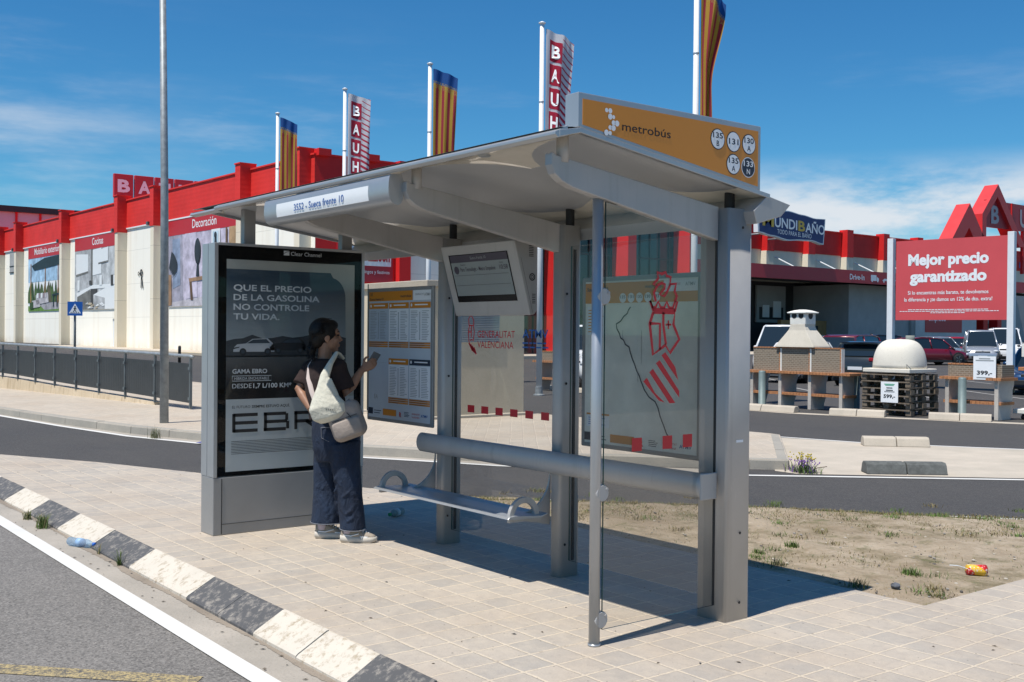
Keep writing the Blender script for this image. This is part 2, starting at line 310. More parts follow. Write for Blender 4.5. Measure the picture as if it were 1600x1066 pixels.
def gz(x,y):
    D=(x-4.18)*-.791+(y+4.7)*.612
    return -.13+min(max(0,D-28),70)*.006
# ------------------------------------------------------------------ setting: ground, roads, pavements
def sheet(name,pts,z,m,parent=None):
    b=MB(); f=b.face([(x,y,z(x,y) if callable(z) else z) for x,y in pts])
    bmesh.ops.triangulate(b.bm,faces=b.bm.faces[:]); o=b.build(name,m); return tag(o,kind='structure')
def ground():
    b=MB(); rows=[-900,28,98,1400]; O=V((4.18,-4.7,0)); F=V((-.791,.612,0)); S=V((.612,.791,0)); g=[]
    for d in rows: g.append([b.bm.verts.new(V((*(O+F*d+S*s).xy,0))) for s in (-1200,-60,60,1200)])
    for r in g:
        for v in r: v.co.z=gz(v.co.x,v.co.y)
    for A,B in zip(g,g[1:]):
        for k in range(3): b.bm.faces.new((A[k],A[k+1],B[k+1],B[k]))
    return tag(b.build('road',ASPH),kind='structure')
ground()
def slab(name,pts,z0,z1,m,bev=0):
    b=MB(); b.prism(pts,lambda u,v:(u,v,z0),lambda u,v:(u,v,z1))
    o=b.build(name,m); return tag(o,kind='structure')
SW=[(-12.6,-1.9),(-10.93,-1.42),(-9.42,-.65),(-7.66,.03),(-5.51,1.04),(-5.0,1.28),(.57,1.28),(.57,13),(12,13),(12,-1.9)]
slab('sidewalk',SW,-.3,0,PAVE)
# painted kerb
def kerb():
    b=MB(); xs=[12]; x=-.51+12*1.035
    edges=[-9.6-1.03*k for k in range(3)][::-1]+[-8.62,-7.60,-6.65,-5.66,-4.70,-3.76,-2.63,-1.6,-.51]+[-.51+1.035*k for k in range(1,12)]
    for i,(a,c) in enumerate(zip(edges,edges[1:])):
        mi=(i+ (0 if True else 1))%2
        for q,(p0,p1) in enumerate(((a,(a+c)/2),((a+c)/2,c))):
            g=.004; j=random.uniform(-.003,.003)
            pr=[(-1.9,.002+j),(-1.915,-.002+j),(-2.085,-.096+j),(-2.098,-.108+j),(-2.10,-.2),(-1.9,-.2)]
            b.prism(pr,lambda u,v:(p0+g/2,u,v),lambda u,v:(p1-g/2,u,v),mi)
    b.b2((-12.6,-1.905,-.2),(12,-2.07,-.115),2)
    return tag(b.build('kerb',[KWHITE,KBLACK,KERBC]),kind='structure')
kerb()
sheet('gutter',[(-13,-2.10),(12,-2.10),(12,-2.34),(-13,-2.34)],-.126,CONCG)
sheet('front_road',[(-60,-2.38),(40,-2.38),(40,-40),(-60,-40)],-.1285,ROADN)
sheet('edge_line',[(-13,-2.325),(12,-2.325),(12,-2.445),(-13,-2.445)],-.121,LINE)
sheet('yellow_line',[(-1.95,-3.42),(-1.08,-2.60),(-.98,-2.69),(-1.83,-3.50)],-.125,LINEY)
sheet('faded_line',[(-2.6,-3.98),(-1.92,-3.38),(-1.80,-3.50),(-2.5,-4.1)],-.125,LINEF)
# grass verge
VG=[(-5.0,1.28),(.57,1.28),(.57,6.85),(-.98,5.5),(-1.53,5.02),(-2.31,4.30),(-2.91,3.72),(-4.48,2.52),(-5.3,1.75)]
def verge():
    b=MB(); n=60
    def inside(x,y):
        c=False
        for (x1,y1),(x2,y2) in zip(VG,VG[1:]+VG[:1]):
            if (y1>y)!=(y2>y) and x<(x2-x1)*(y-y1)/(y2-y1)+x1: c=not c
        return c
    f=b.face([(x,y,-.012) for x,y in VG]); bmesh.ops.triangulate(b.bm,faces=[f])
    bmesh.ops.subdivide_edges(b.bm,edges=b.bm.edges[:],cuts=22,use_grid_fill=True)
    for v in b.bm.verts:
        d=min(((V((v.co.x,v.co.y))-a).dot((c-a).normalized()) and abs((c-a).normalized().cross(V((v.co.x,v.co.y))-a))) for a,c in [(V(VG[i]),V(VG[i+1])) for i in range(2,8)])
        v.co.z=-.012-.10*max(0,1-d/.55)**1.5+ .012*math.sin(v.co.x*5.1+v.co.y*3)*math.sin(v.co.y*6.3) -(.01 if d<.02 else 0)
    return tag(b.build('verge_soil',DIRT,smooth=True),kind='structure'),inside
_,inside=verge()
# far pavement with its kerb
FP=[(-60,-2.6),(-40,-1.2),(-27,-.25),(-19.78,.5),(-16.52,.92),(-14.17,1.35),(-12.2,1.95),(-9.31,3.0),(-8.0,3.75),(-6.5,5.1),(-5.09,6.44),(-4.73,6.80),(-7.1,9.62),(-7.35,9.68),(-13,9.1),(-21,8.2),(-30,8.2),(-60,6.5)]
slab('pavement',FP,-.3,0,PAVE2)
def ribbon(name,pts,prof,m,closed=False):   # prof: list of (offset to the right side, z)
    b=MB(); rs=[]
    P=[V((x,y,0)) for x,y in pts]
    for i,p in enumerate(P):
        t=(P[min(i+1,len(P)-1)]-P[max(i-1,0)]).normalized(); n=V((t.y,-t.x,0)); rs.append([b.bm.verts.new(p+n*o+V((0,0,z))) for o,z in prof])
    for A,B in zip(rs,rs[1:]):
        for k in range(len(prof)-1): b.bm.faces.new((A[k],A[k+1],B[k+1],B[k]))
    return b.build(name,m)
def dense(pts,st=.5,wob=0):
    o=[]
    for (a,b),(c,d) in zip(pts,pts[1:]):
        n=max(1,int(math.hypot(c-a,d-b)/st)); o+=[(a+(c-a)*i/n+random.uniform(-wob,wob),b+(d-b)*i/n+random.uniform(-wob,wob)) for i in range(n)]
    return o+[pts[-1]]
def kerbstones(name,pts,m,w=.14,h=.006):
    b=MB(); L_=0; D=dense(pts,.98)
    for p,q in zip(D,D[1:]):
        a,c=V((*p,0)),V((*q,0)); t=(c-a); ln=t.length; t.normalize(); n=V((t.y,-t.x,0)); j=random.uniform(-.004,.004)
        pr=[(-w,h+j),(-.02,h+j),(.012,-.012+j),(.03,-.3),(-w,-.3)]
        b.prism(pr,lambda u,v:a+t*.006+n*u+V((0,0,v)),lambda u,v:a+t*(ln-.006)+n*u+V((0,0,v)))
    b2=b.build(name,m); return tag(b2,kind='structure')
kerbstones('kerb_far',FP[1:13],KERBC)
LP=[(-40,-1.4),(-27,-.45),(-19.72,.36),(-16.27,.76),(-13.73,1.16),(-12.0,1.70),(-8.97,2.86),(-7.79,3.55),(-7.18,3.87),(-4.66,5.9),(-2.47,8.4),(3,14.6)]
tag(ribbon('edge_line_far',LP,[(-.055,-.124),(.055,-.124)],LINE),kind='structure')
tag(ribbon('gutter_far',LP[:10],[(-.5,-.1275),(-.05,-.1275)],CONCG),kind='structure')
tag(ribbon('edge_line_verge',[(-4.9,2.25),(-4.48,2.58),(-2.91,3.77),(-2.33,4.34)],[(-.045,-.124),(.045,-.124)],LINE),kind='structure')
tag(ribbon('edge_line_verge',[(-1.55,5.07),(-.98,5.57),(2,8.4)],[(-.045,-.124),(.045,-.124)],LINE),kind='structure')
# concrete median strip beyond the pavement end
sheet('median',[(-4.75,6.55),(-4.4,6.55),(-2.5,8.6),(3,14.9),(3,16.6),(-4.23,12.0),(-6.24,10.75),(-7.6,10.3),(-7.3,9.6)],-.1265,CONC)
tag(ribbon('edge_line_median',[(-12.9,9.35),(-7.74,10.38),(-6.24,10.75),(-4.23,12.0),(3,16.7)],[(-.05,-.124),(.05,-.124)],LINE),kind='structure')
sheet('parking_edge',[(-24,17.0),(-13.3,15.0),(-11.2,15.1),(-9.3,15.75),(-7.3,16.6),(2,20.6),(2,20.95),(-7.4,17.0),(-9.4,16.1),(-11.2,15.5),(-13.2,15.4),(-24,17.4)],-.1265,CONC)
def bay_lines():
    b=MB()
    def q(x0,y0,x1,y1,w=.12):
        t=V((x1-x0,y1-y0,0)).normalized(); n=V((-t.y,t.x,0))*w/2; k=6
        for i in range(k):
            a=V((x0,y0,0)).lerp(V((x1,y1,0)),i/k); c=V((x0,y0,0)).lerp(V((x1,y1,0)),(i+1)/k)
            b.face([(p.x,p.y,gz(p.x,p.y)+.006) for p in (a-n,c-n,c+n,a+n)])
    for k in range(12): q(-22+k*2.5*.6,25+k*2.5*.8,-26.5+k*2.5*.6,28.4+k*2.5*.8)
    for k in range(16): q(-34+k*1.5,40+k*2,-38.2+k*1.5,43+k*2)
    for k in range(9): q(-16+k*1.8,19.5+k*1.9,-20+k*1.8,22.5+k*1.9)
    return tag(b.build('bay_lines',LINEF),kind='structure')
bay_lines()
slab('building_pavement',[(-140,17.6),(-49.5,20.7),(-47.6,21.5),(-46.5,31),(-46.5,57),(-54,66),(-54,135),(-62,135),(-62,30),(-140,24)],-.3,.26,CONC)
sheet('yellow_kerb_line',[(-62,19.75),(-49.8,20.2),(-49.8,20.45),(-62,20.0)],.275,M('kerb_yellow',(.55,.40,.10),.7,0,.2))
# ------------------------------------------------------------------ grass, weeds, leaves
GR=[M('grass_dry',(.20,.165,.075),.9,0,.25),M('grass_green',(.085,.125,.03),.8,0,.25),M('grass_bright',(.10,.17,.03),.8,0,.2),M('weed_dark',(.05,.065,.03),.9,0,.2)]
def blade(b,p,h,mi,lean=.6,wd=.006):
    a=random.uniform(0,6.28); d=V((math.cos(a),math.sin(a),0)); s=V((-d.y,d.x,0))*wd/2; p=V(p); l=random.uniform(.1,lean)*h
    m=p+d*l*.4+Z1*h*.6; t=p+d*l+Z1*h*random.uniform(.75,1)
    b.face([p-s,p+s,m+s*.7,m-s*.7],mi); b.face([m-s*.7,m+s*.7,t],mi)
def verge_grass():
    b=MB(); rnd=random.Random(3)
    def fn(x,y): return math.sin(x*2.1+1.3*math.sin(y*1.7))*math.sin(y*2.6+1.1*math.sin(x*1.3))
    n=0
    while n<16000:
        x=rnd.uniform(-5.2,.57); y=rnd.uniform(1.28,6.8)
        if not inside(x,y): continue
        de=min(abs((V((c[0]-a[0],c[1]-a[1])).normalized()).cross(V((x-a[0],y-a[1])))) for a,c in [(VG[i],VG[i+1]) for i in range(2,8)])
        p=.08+ (.9 if de<.45 else .5 if de<1.3 else 0)+max(0,fn(x,y)-.35)*.5
        if x<-3: p+=.25
        if rnd.random()>p: continue
        n+=1; z=-.015-.10*max(0,1-de/.55)**1.5
        green=rnd.random()< (.40 if fn(x*1.7,y*1.3)>.1 else .10)
        blade(b,(x,y,z),rnd.uniform(.010,.032)*(1.25 if de<.4 else .75),1 if green else 0,1.4,.006)
    for k in range(70):
        while True:
            x=rnd.uniform(-5,.5); y=rnd.uniform(1.35,5.5)
            if inside(x,y): break
        mi=rnd.choice([1,1,2,0,0])
        for j in range(rnd.randint(25,70)):
            blade(b,(x+rnd.gauss(0,.045),y+rnd.gauss(0,.045),-.018),rnd.uniform(.015,.05),mi,1.6,.006)
    return tag(b.build('grass',GR),'short dry grass scattered over the bare verge','grass',kind='stuff')
verge_grass()
def gravel():
    b=MB(); rnd=random.Random(9); n=0
    while n<420:
        x,y=rnd.uniform(-5,.55),rnd.uniform(1.3,5.5)
        if not inside(x,y): continue
        de=min(abs((V((c[0]-a[0],c[1]-a[1])).normalized()).cross(V((x-a[0],y-a[1])))) for a,c in [(VG[i],VG[i+1]) for i in range(2,8)])
        if de<.7: continue
        n+=1; s=rnd.choice((.004,.005,.006,.008,.011))*rnd.uniform(.8,1.2); b.ell((x,y,-.012+s*.2),(s*1.3,s,s*.7),rnd.randint(0,2),seg=6,rn=4)
    return tag(b.build('gravel',[M('pebble_pale',(.42,.38,.32),.9),M('pebble_grey',(.25,.235,.215),.9),M('pebble_dark',(.11,.10,.09),.9)]),'small pebbles scattered over the bare verge','gravel',kind='stuff')
gravel()
def kerb_dirt():
    b=MB(); rnd=random.Random(4); x=-12.6; up=[]
    while x<8: up.append((x,-2.115-.022*(1+math.sin(x*3.1)*math.sin(x*1.7+1))-abs(rnd.gauss(0,.008)))); x+=rnd.uniform(.015,.03)
    for (x0,y0),(x1,y1) in zip(up,up[1:]): b.face([(x0,-2.095,-.1225),(x0,y0,-.1235),(x1,y1,-.1235),(x1,-2.095,-.1225)])
    return tag(b.build('gutter_dirt',CONCD),'thin line of sand and dirt along the foot of the painted kerb','dirt',kind='stuff')
kerb_dirt()
def weed(name,p,n,h,spread,mis,label,dry=.3):
    b=MB(); p=V(p)
    for i in range(n):
        q=(random.gauss(0,spread),random.gauss(0,spread)*.6,0); blade(b,q,h*random.uniform(.45,1.1),random.choice(mis),.75,.0055)
    o=b.build(name,GR); o.location=p; return tag(o,label,'weed')
weed('weed_tuft',(-6.39,-2.17,-.125),60,.10,.03,[0,0,1,2],'small yellowish tuft of grass at the foot of a white kerb stone')
weed('weed_tuft',(-5.86,-2.17,-.125),130,.15,.04,[0,1,1,2],'biggest green tuft of grass in the gutter, against a black kerb stone')
weed('weed_stalk',(-4.42,-2.115,-.125),9,.12,.007,[1,0],'thin single weed stalk at the black kerb stone, past the blue bottle')
weed('weed_sprig',(-3.93,-2.115,-.125),30,.13,.014,[2,1,1],'bright green sprig growing at the foot of the scraped black kerb stone')
weed('weed_tuft',(-13.15,1.38,-.12),90,.22,.07,[0,1,3],'dry weed tuft at the far kerb below the tall street pole')
weed('weed_tuft',(-11.75,1.98,-.12),50,.16,.06,[1,2,0],'green weed at the far kerb right beside the advertising panel')
weed('weed_clump',(-.72,1.52,-.02),45,.085,.035,[1,3,0],'grey green weed clump standing at the corner of the shelter shadow')
weed('weed_clump',(.0,1.42,-.02),70,.07,.04,[3,1,0],'low dark weed clump at the tip of the shelter shadow')
weed('weed_clump',(.02,2.02,-.02),130,.07,.035,[2,2,1],'bright green clump left of the crushed red and yellow cup')
weed('weed_clump',(-1.06,2.12,-.02),130,.07,.035,[2,1],'green grass clump near the rear post on the bare soil')
weed('weed_clump',(-1.05,1.72,-.02),80,.06,.035,[2,1,1],'green grass clump touching the right post in the picture')
def flowers():
    b=MB(); cols=[GR[1],GR[2],M('flower_purple',(.22,.10,.36),.8,0,.2),M('flower_yellow',(.50,.38,.03),.8,0,.2),M('twig',(.10,.07,.05),.9)]
    for i in range(260): blade(b,(random.gauss(0,.09),random.gauss(0,.07),0),random.uniform(.05,.16),random.choice([0,1,2]),.9,.010)
    for i in range(90):
        c=V((random.gauss(0,.09),random.gauss(0,.09),random.uniform(.10,.25))); k=2 if c.z<.17 else 3; b.ell(c,(.010,.010,.009),k,seg=6,rn=4)
        if i%3==0: b.tube([(c.x*.5,c.y*.5,0),c],.003,4,0)
    b.tube([(.02,.02,.0),(.10,.14,.06),(.16,.26,.075)],.005,5,4); b.tube([(.10,.14,.06),(.2,.16,.08)],.004,5,4)
    o=b.build('flowering_weed',cols); o.location=(-4.42,6.72,-.125); return tag(o,'wild plant with purple and yellow flowers at the pavement corner','plant')
flowers()
# ------------------------------------------------------------------ bus shelter
SH=empty('bus_shelter',(-1.35,-.4,0),'grey metal bus shelter with glass walls and beige roof on the tiled pavement','bus shelter')
def rz(y): return 2.645-.14*(y+1.34)      # underside of the roof along y
def roof():
    b=MB(); xs=[-4.55,-4.40]+[-4.2+i*.1 for i in range(44)]+[.2]; ys=[-1.34+i*.0793 for i in range(21)]
    def ph(x): return abs(((x+2.72+.69)/1.38)%1-.5)*2      # 1 at the beams, 0 midway
    def lo(x,y):
        t=(y+1.34)/1.586; e=math.sin(math.pi*min(1,max(0,t)))
        arch=.034*e*(1-ph(x)**2)+.02*e
        rip=.010*e*math.sin(9*t+3*math.sin(2.2*x))*(.3+.7*t)
        return rz(y)+arch+rip-.058*max(0,(-1.20-y)/.14)**1.4
    A=[[b.bm.verts.new((x,y,lo(x,y))) for y in ys] for x in xs]
    B=[[b.bm.verts.new((x,y,rz(y)+.022-.03*max(0,(-1.20-y)/.14)**1.4)) for y in ys] for x in xs]
    for i in range(len(xs)-1):
        for j in range(len(ys)-1):
            b.bm.faces.new((A[i][j],A[i][j+1],A[i+1][j+1],A[i+1][j])).material_index=0
            b.bm.faces.new((B[i][j],B[i+1][j],B[i+1][j+1],B[i][j+1])).material_index=1
    o=b.build('roof',[CEIL,ROOFT],SH,smooth=True)
    e=MB()   # aluminium edging
    for x0,x1 in ((-4.0,.2),):
        e.prism([(-1.372,2.597),(-1.372,2.612),(-1.345,2.624),(-1.29,2.652),(-1.29,2.600),(-1.352,2.583)],lambda u,v:(x0,u,v),lambda u,v:(x1,u,v))
    e.prism([(-1.36,2.590),(-1.345,2.608),(-1.30,2.61),(-1.30,2.578)],lambda u,v:(-4.55,u,v),lambda u,v:(-4.0,u,v))
    e.prism([(-1.345,2.588),(-1.21,rz(-1.21)-.004),(.24,rz(.24)-.004),(.24,rz(.24)+.022),(-1.21,rz(-1.21)+.022),(-1.345,2.622)],lambda u,v:(.188,u,v),lambda u,v:(.203,u,v))
    e.prism([(-1.345,2.588),(-1.21,rz(-1.21)-.004),(.24,rz(.24)-.004),(.24,rz(.24)+.022),(-1.21,rz(-1.21)+.022),(-1.345,2.612)],lambda u,v:(-4.56,u,v),lambda u,v:(-4.548,u,v))
    e.build('roof_edging',ALUL,o,bevel=.003)
    for x,y in ((-.665,-1.16),(-2.9,-1.16)):
        l=MB(); l.lathe((x,y,rz(y)+.028),[(.045,0),(.048,-.012),(.03,-.03),(.001,-.032)],18); l.build('roof_lamp',GREYP,o,smooth=True)
    return o
roof()
def gutter():
    b=MB(); pr=[(.215,2.432),(.24,2.432),(.43,2.398),(.345,2.325),(.13,2.268),(.10,2.34)]
    b.prism(pr,lambda u,v:(-4.55,u,v),lambda u,v:(.2,u,v)); b.build('gutter_trim',ALU,SH,bevel=.004)
gutter()
PX=[-2.72,-1.33,.0]
def post(x0,x1,y0,y1,h,r=.03,near=False):
    b=MB(); pts=[]
    for cx,cy,a0 in ((x1-r,y1-r,0),(x0+r,y1-r,90),(x0+r,y0+r,180),(x1-r,y0+r,270)):
        for k in range(5):
            a=R(a0+k*22.5); pts.append((cx+r*math.cos(a),cy+r*math.sin(a)))
    b.prism(pts,lambda u,v:(u,v,0),lambda u,v:(u,v,h)); o=b.build('post',ALU,SH,smooth=False)
    s=MB()
    if near:
        s.b2((.027,y0-.0035,.085),(.043,y0+.03,2.2)); s.lathe((.0,y1-.06,h),[(.03,0),(.03,.12)],14)
    else:
        s.b2((x1-.004,y1-.075,.11),(x1+.006,y1-.055,2.2)); s.b2((x0-.006,.01,.0),(x0+.002,.028,2.2)); s.lathe(((x0+x1)/2,.05,h),[(.03,0),(.03,.12)],14)
    s.build('glazing_slot',BLKM,o)
    for p in o.data.polygons: p.use_smooth=len(p.vertices)==4
    return o
post(-2.775,-2.67,-.065,.115,2.36); post(-1.385,-1.28,-.065,.115,2.36)
post(-.095,.122,-.022,.185,2.355,r=.016,near=True)
def beam(x,th=.055):
    b=MB(); pr=[(-1.272,2.535),(-1.262,2.545),(-1.245,2.531),(-.03,2.365),(-.03,2.172),(-1.13,2.375),(-1.20,2.40),(-1.25,2.435),(-1.272,2.48)]
    b.prism(pr,lambda u,v:(x-th/2,u,v),lambda u,v:(x+th/2,u,v)); o=b.build('beam',ALU,SH,bevel=.006)
    s=MB(); s.lathe((x+.008,-1.185,2.50),[(.032,0),(.032,.135)],16); s.build('roof_bracket',ALU,o,smooth=True)
    return o
for x in (-2.722,-1.333,.028): beam(x)
# second support posts over the advertising panel
for y in (-1.02,-.12):
    b=MB(); b.b2((-4.17,y-.05,2.335),(-4.10,y+.05,rz(y)+.03)); b.build('roof_strut',ALUD,SH,bevel=.004)
# front pole
b=MB(); b.tube([(.011,-.9165,0),(.011,-.9165,2.385)],.0295,20); b.lathe((.011,-.9165,0),[(.034,0),(.034,.012)],20); o=b.build('front_pole',ALUL,SH,smooth=True)
for z in (.135,.80,1.83):
    c=MB(); c.lathe((.018,-.89,z),[(.047,0),(.047,.014),(.040,.022)],22,axis=(1,0,0)); c.lathe((.040,-.862,z+.02),[(.008,0),(.008,.004)],8,axis=(1,0,0)); c.build('glass_clamp',ALU,o)
# glass
def pane(name,pts,edge=.01,mat=GLASS):
    pts=[V(p) for p in pts]; n=(pts[1]-pts[0]).cross(pts[2]-pts[0]).normalized()*edge/2
    b=MB(); b.face(pts,0)
    for p,q in zip(pts,pts[1:]+pts[:1]): b.face([p-n,q-n,q+n,p+n],1)
    return b.build(name,[mat,GEDGE],SH)
NORECALC.add('glass_pane')
endg=pane('glass_pane',[(.035,-.885,.085),(.035,-.022,.085),(.035,-.022,2.215),(.035,-.885,2.325)])
bg1=pane('glass_pane',[(-2.668,.02,.11),(-1.388,.02,.11),(-1.388,.02,2.22),(-2.668,.02,2.22)])
bg2=pane('glass_pane',[(-1.278,.02,.11),(-.098,.02,.11),(-.098,.02,2.22),(-1.278,.02,2.22)])
bg0=pane('glass_pane',[(-4.0,.035,.95),(-2.778,.035,.95),(-2.778,.035,2.05),(-4.0,.035,2.05)])
# printed vinyl on the panes
yv=.018
for k in range(6): b=MB(); x=-2.465+k*.176; b.face([(x,yv,1.033),(x+.088,yv,1.033),(x+.088,yv,1.088),(x,yv,1.088)],0); b.build('marker_square',REDP,bg1)
b=MB()
text(b,'GENERALITAT',(-2.345,yv,1.601),X1,Z1,.052,.455,0,.004); text(b,'VALENCIANA',(-2.345,yv,1.523),X1,Z1,.052,.44,0,.004)
b.build('lettering',REDP,bg1); b=MB()
for k in range(4): b.face([(-2.462+.022*k,yv,1.555-.012*k),(-2.448+.022*k,yv,1.565-.012*k),(-2.40+.016*k,yv,1.50-.008*k),(-2.415+.016*k,yv,1.495-.008*k)],0)
for s in ([(-2.45,1.69),(-2.40,1.69),(-2.385,1.64),(-2.40,1.57),(-2.42,1.585),(-2.455,1.565),(-2.462,1.64),(-2.45,1.69)],[(-2.425,1.69),(-2.425,1.60)],[(-2.455,1.69),(-2.46,1.74),(-2.43,1.77),(-2.395,1.73),(-2.395,1.69)],[(-2.455,1.64),(-2.43,1.64)]):
    b.stroke([(x,yv,z) for x,z in s],.011,(0,-1,0),0)
b.build('crest',REDP,bg1); b=MB()
text(b,'ATMV',(-1.80,yv,1.601),X1,Z1,.062,.285,1,.012)
for k in range(2):
    x=-1.80
    while x<-1.53: l=random.uniform(.03,.08); b.face([(x,yv,1.56-.03*k),(x+l,yv,1.56-.03*k),(x+l,yv,1.57-.03*k),(x,yv,1.57-.03*k)],1); x+=l+.012
b.build('lettering',[REDP,BLUE],bg1)
b=MB(); xv=.041
def c2(zx,zy):
    px,py=800+zx/3.333,340+zy/3.333; return (xv,-.334+(px-1060)*.00495,1.964-(py-430)*.00357)
def st(p,wd=.018): b.stroke([c2(*q) for q in p],wd,(1,0,0),0)
st([(733,495),(845,495),(838,555),(870,632),(822,702),(797,662),(733,710),(715,553),(733,495)],.020)
st([(785,495),(785,560),(800,660)]); st([(715,553),(768,553),(768,685)]); st([(812,535),(812,580)],.011); st([(798,557),(827,557)],.011)
st([(733,490),(715,437),(728,470),(745,470),(757,440),(770,470),(790,470),(802,440),(815,470),(835,470),(845,440),(858,437),(845,490)],.016); st([(733,480),(845,480)],.014)
st([(745,440),(735,395),(750,365),(732,355),(757,322),(752,292),(775,300),(795,290),(800,308),(822,313),(818,350),(850,345),(843,385),(855,410),(845,440)],.017)
st([(752,360),(775,345),(792,352),(790,372),(765,405),(790,412),(805,385),(820,350)],.015)
for q in ([(685,845),(703,827),(745,905),(797,957),(765,945)],[(715,800),(733,782),(852,960),(822,962)],[(748,755),(768,738),(873,900),(873,935)],[(777,715),(797,698),(850,775),(867,845)]): b.face([c2(*p) for p in q],0)
b.build('crest',REDP,endg)
for y in (-.685,-.452,-.292): b=MB(); b.face([(xv,y,1.006),(xv,y+.075,1.006),(xv,y+.075,1.078),(xv,y,1.078)],0); b.build('marker_square',REDP,endg)
for x0 in (-2.668,-1.278):      # black gaskets and fixings along the posts
    for z in (.22,.75,1.3,1.9): b=MB(); b.lathe((x0+.001,-.02,z),[(.009,0),(.009,.003)],10,axis=(1,0,0)); b.build('fixing',BLKM,SH)
for z in (.10,.50,2.25): 
    b=MB(); b.lathe((.1225,.10,z),[(.008,0),(.008,.003)],10,axis=(1,0,0)); b.build('fixing',BLKM,SH)
b=MB(); b.face([(.1235,.06,1.02),(.1235,.12,1.02),(.1235,.12,1.035),(.1235,.06,1.035)]); b.build('sticker',WHTP,SH)
# back rest rail
b=MB(); pts=[(-2.885,-.125,.78),(.062,-.125,.776)]; b.tube(pts,[(.074,.050)]*2,20,ax=(0,0,1))
for x in (-2.72,-1.33,-.0): b.b2((x-.03,-.11,.74),(x+.03,-.055,.81))
o=b.build('backrest_rail',ALU,SH,smooth='auto',bevel=.008)
e=MB(); e.b2((.055,-.17,.70),(.068,-.035,.852)); e.build('end_plate',ALU,o,bevel=.012)
# bench
BN=MB(); BN.prism([(-.50,.432),(-.485,.446),(-.44,.452),(-.22,.436),(-.17,.448),(-.165,.44),(-.22,.420),(-.44,.425)],lambda u,v:(-2.98,u,v),lambda u,v:(-1.28,u,v))
bench=BN.build('bench',ALUL,SH,bevel=.003)
def arch(x):
    a=MB(); c=V((x,-.345,.440)); ro,ri,t=.125,.085,.028; n=18; rs=[]
    for k in range(n+1):
        an=math.pi*k/n; d=V((0,-math.cos(an),math.sin(an))); rs.append([c+d*ro+X1*t/2,c+d*ro-X1*t/2,c+d*ri-X1*t/2,c+d*ri+X1*t/2])
    a.rings(rs); a.b2((x-.014,-.47,.405),(x+.014,-.20,.442)); a.build('armrest',ALU,bench,bevel=.004)
arch(-2.93); arch(-1.315)
def bracket(x):
    a=MB(); pr=[(-.05,.72)]+[(-.05-.30*(1-math.cos(R(t)))**1.1,.70-.27*math.sin(R(t))) for t in range(0,91,9)]+[(-.37,.405),(-.22,.375),(-.05,.34)]
    a.prism(pr,lambda u,v:(x-.008,u,v),lambda u,v:(x+.008,u,v)); a.build('bench_bracket',ALU,bench,bevel=.002)
bracket(-2.80); bracket(-1.405)
# stop name sign on the front edge
NS=MB(); pr=[(-1.32,2.583),(-1.352,2.579),(-1.364,2.562),(-1.368,2.53),(-1.370,2.50),(-1.369,2.47),(-1.364,2.445),(-1.352,2.42),(-1.33,2.402),(-1.30,2.397),(-1.28,2.41),(-1.268,2.44),(-1.265,2.55),(-1.28,2.583)]
NS.prism(pr,lambda u,v:(-3.075,u,v),lambda u,v:(-1.345,u,v)); ns=NS.build('name_sign',ALUL,SH,smooth='auto')
b=MB(); b.prism([(-1.3655,2.440),(-1.3705,2.47),(-1.3715,2.50),(-1.3695,2.532),(-1.35,2.532),(-1.35,2.440)],lambda u,v:(-2.87,u,v),lambda u,v:(-1.585,u,v)); b.build('name_plate',WHT,ns,smooth='auto')
b=MB(); text(b,'3552 - Sueca frente 10',(-2.24,-1.3735,2.462),X1,Z1,.049,.70,0,.004,'C'); b.build('lettering',BLUE,ns)
# metrobus route sign on the roof end
RS=MB(); Xs=.2
RS.prism([(-1.225,rz(-1.225)+.022),(-1.225,2.823),(.155,2.823),(.155,rz(.155)+.022)],lambda u,v:(Xs-.10,u,v),lambda u,v:(Xs,u,v)); rs=RS.build('route_sign',ALUL,SH,bevel=.004)
b=MB(); zl=lambda y:rz(y)+.040
b.prism([(-1.197,zl(-1.197)),(-1.197,2.792),(.130,2.792),(.130,zl(.13))],lambda u,v:(Xs-.02,u,v),lambda u,v:(Xs+.0025,u,v)); b.build('route_board',ORG,rs)
xx=Xs+.004; LM=[BLKM,WHTP,NAVYD]
b=MB(); text(b,'metrobús',(xx,-.932,2.668),Y1,Z1,.046,.352,0,.004); b.build('lettering',LM,rs)
b=MB()
for y,z,r in ((-1.04,2.756,.011),(-1.015,2.756,.013),(-1.015,2.727,.015),(-.992,2.727,.010),(-.992,2.698,.013),(-.968,2.698,.015),(-1.015,2.672,.012),(-.992,2.672,.015),(-1.04,2.644,.015),(-1.015,2.644,.011)): b.disc((xx,y,z),Y1,Z1,r,14,1)
b.build('logo_dots',LM,rs)
for y,z,t1,t2,dk in ((-.213,2.708,'135','B',0),(-.083,2.708,'131','',0),(.047,2.708,'130','A',0),(-.082,2.583,'135','A',0),(.043,2.578,'133','N',1)):
    b=MB(); b.disc((xx,y,z),Y1,Z1,.0575,32,1 if dk else 2); b.disc((xx+.001,y,z),Y1,Z1,.0525,32,2 if dk else 1); m=1 if dk else 2
    if t2: text(b,t1,(xx+.002,y,z+.006),Y1,Z1,.031,.080,m,.018,'C'); text(b,t2,(xx+.002,y,z-.038),Y1,Z1,.031,None,m,.012,'C')
    else: text(b,t1,(xx+.002,y,z-.015),Y1,Z1,.033,.080,m,.018,'C')
    b.build('line_number',LM,rs)
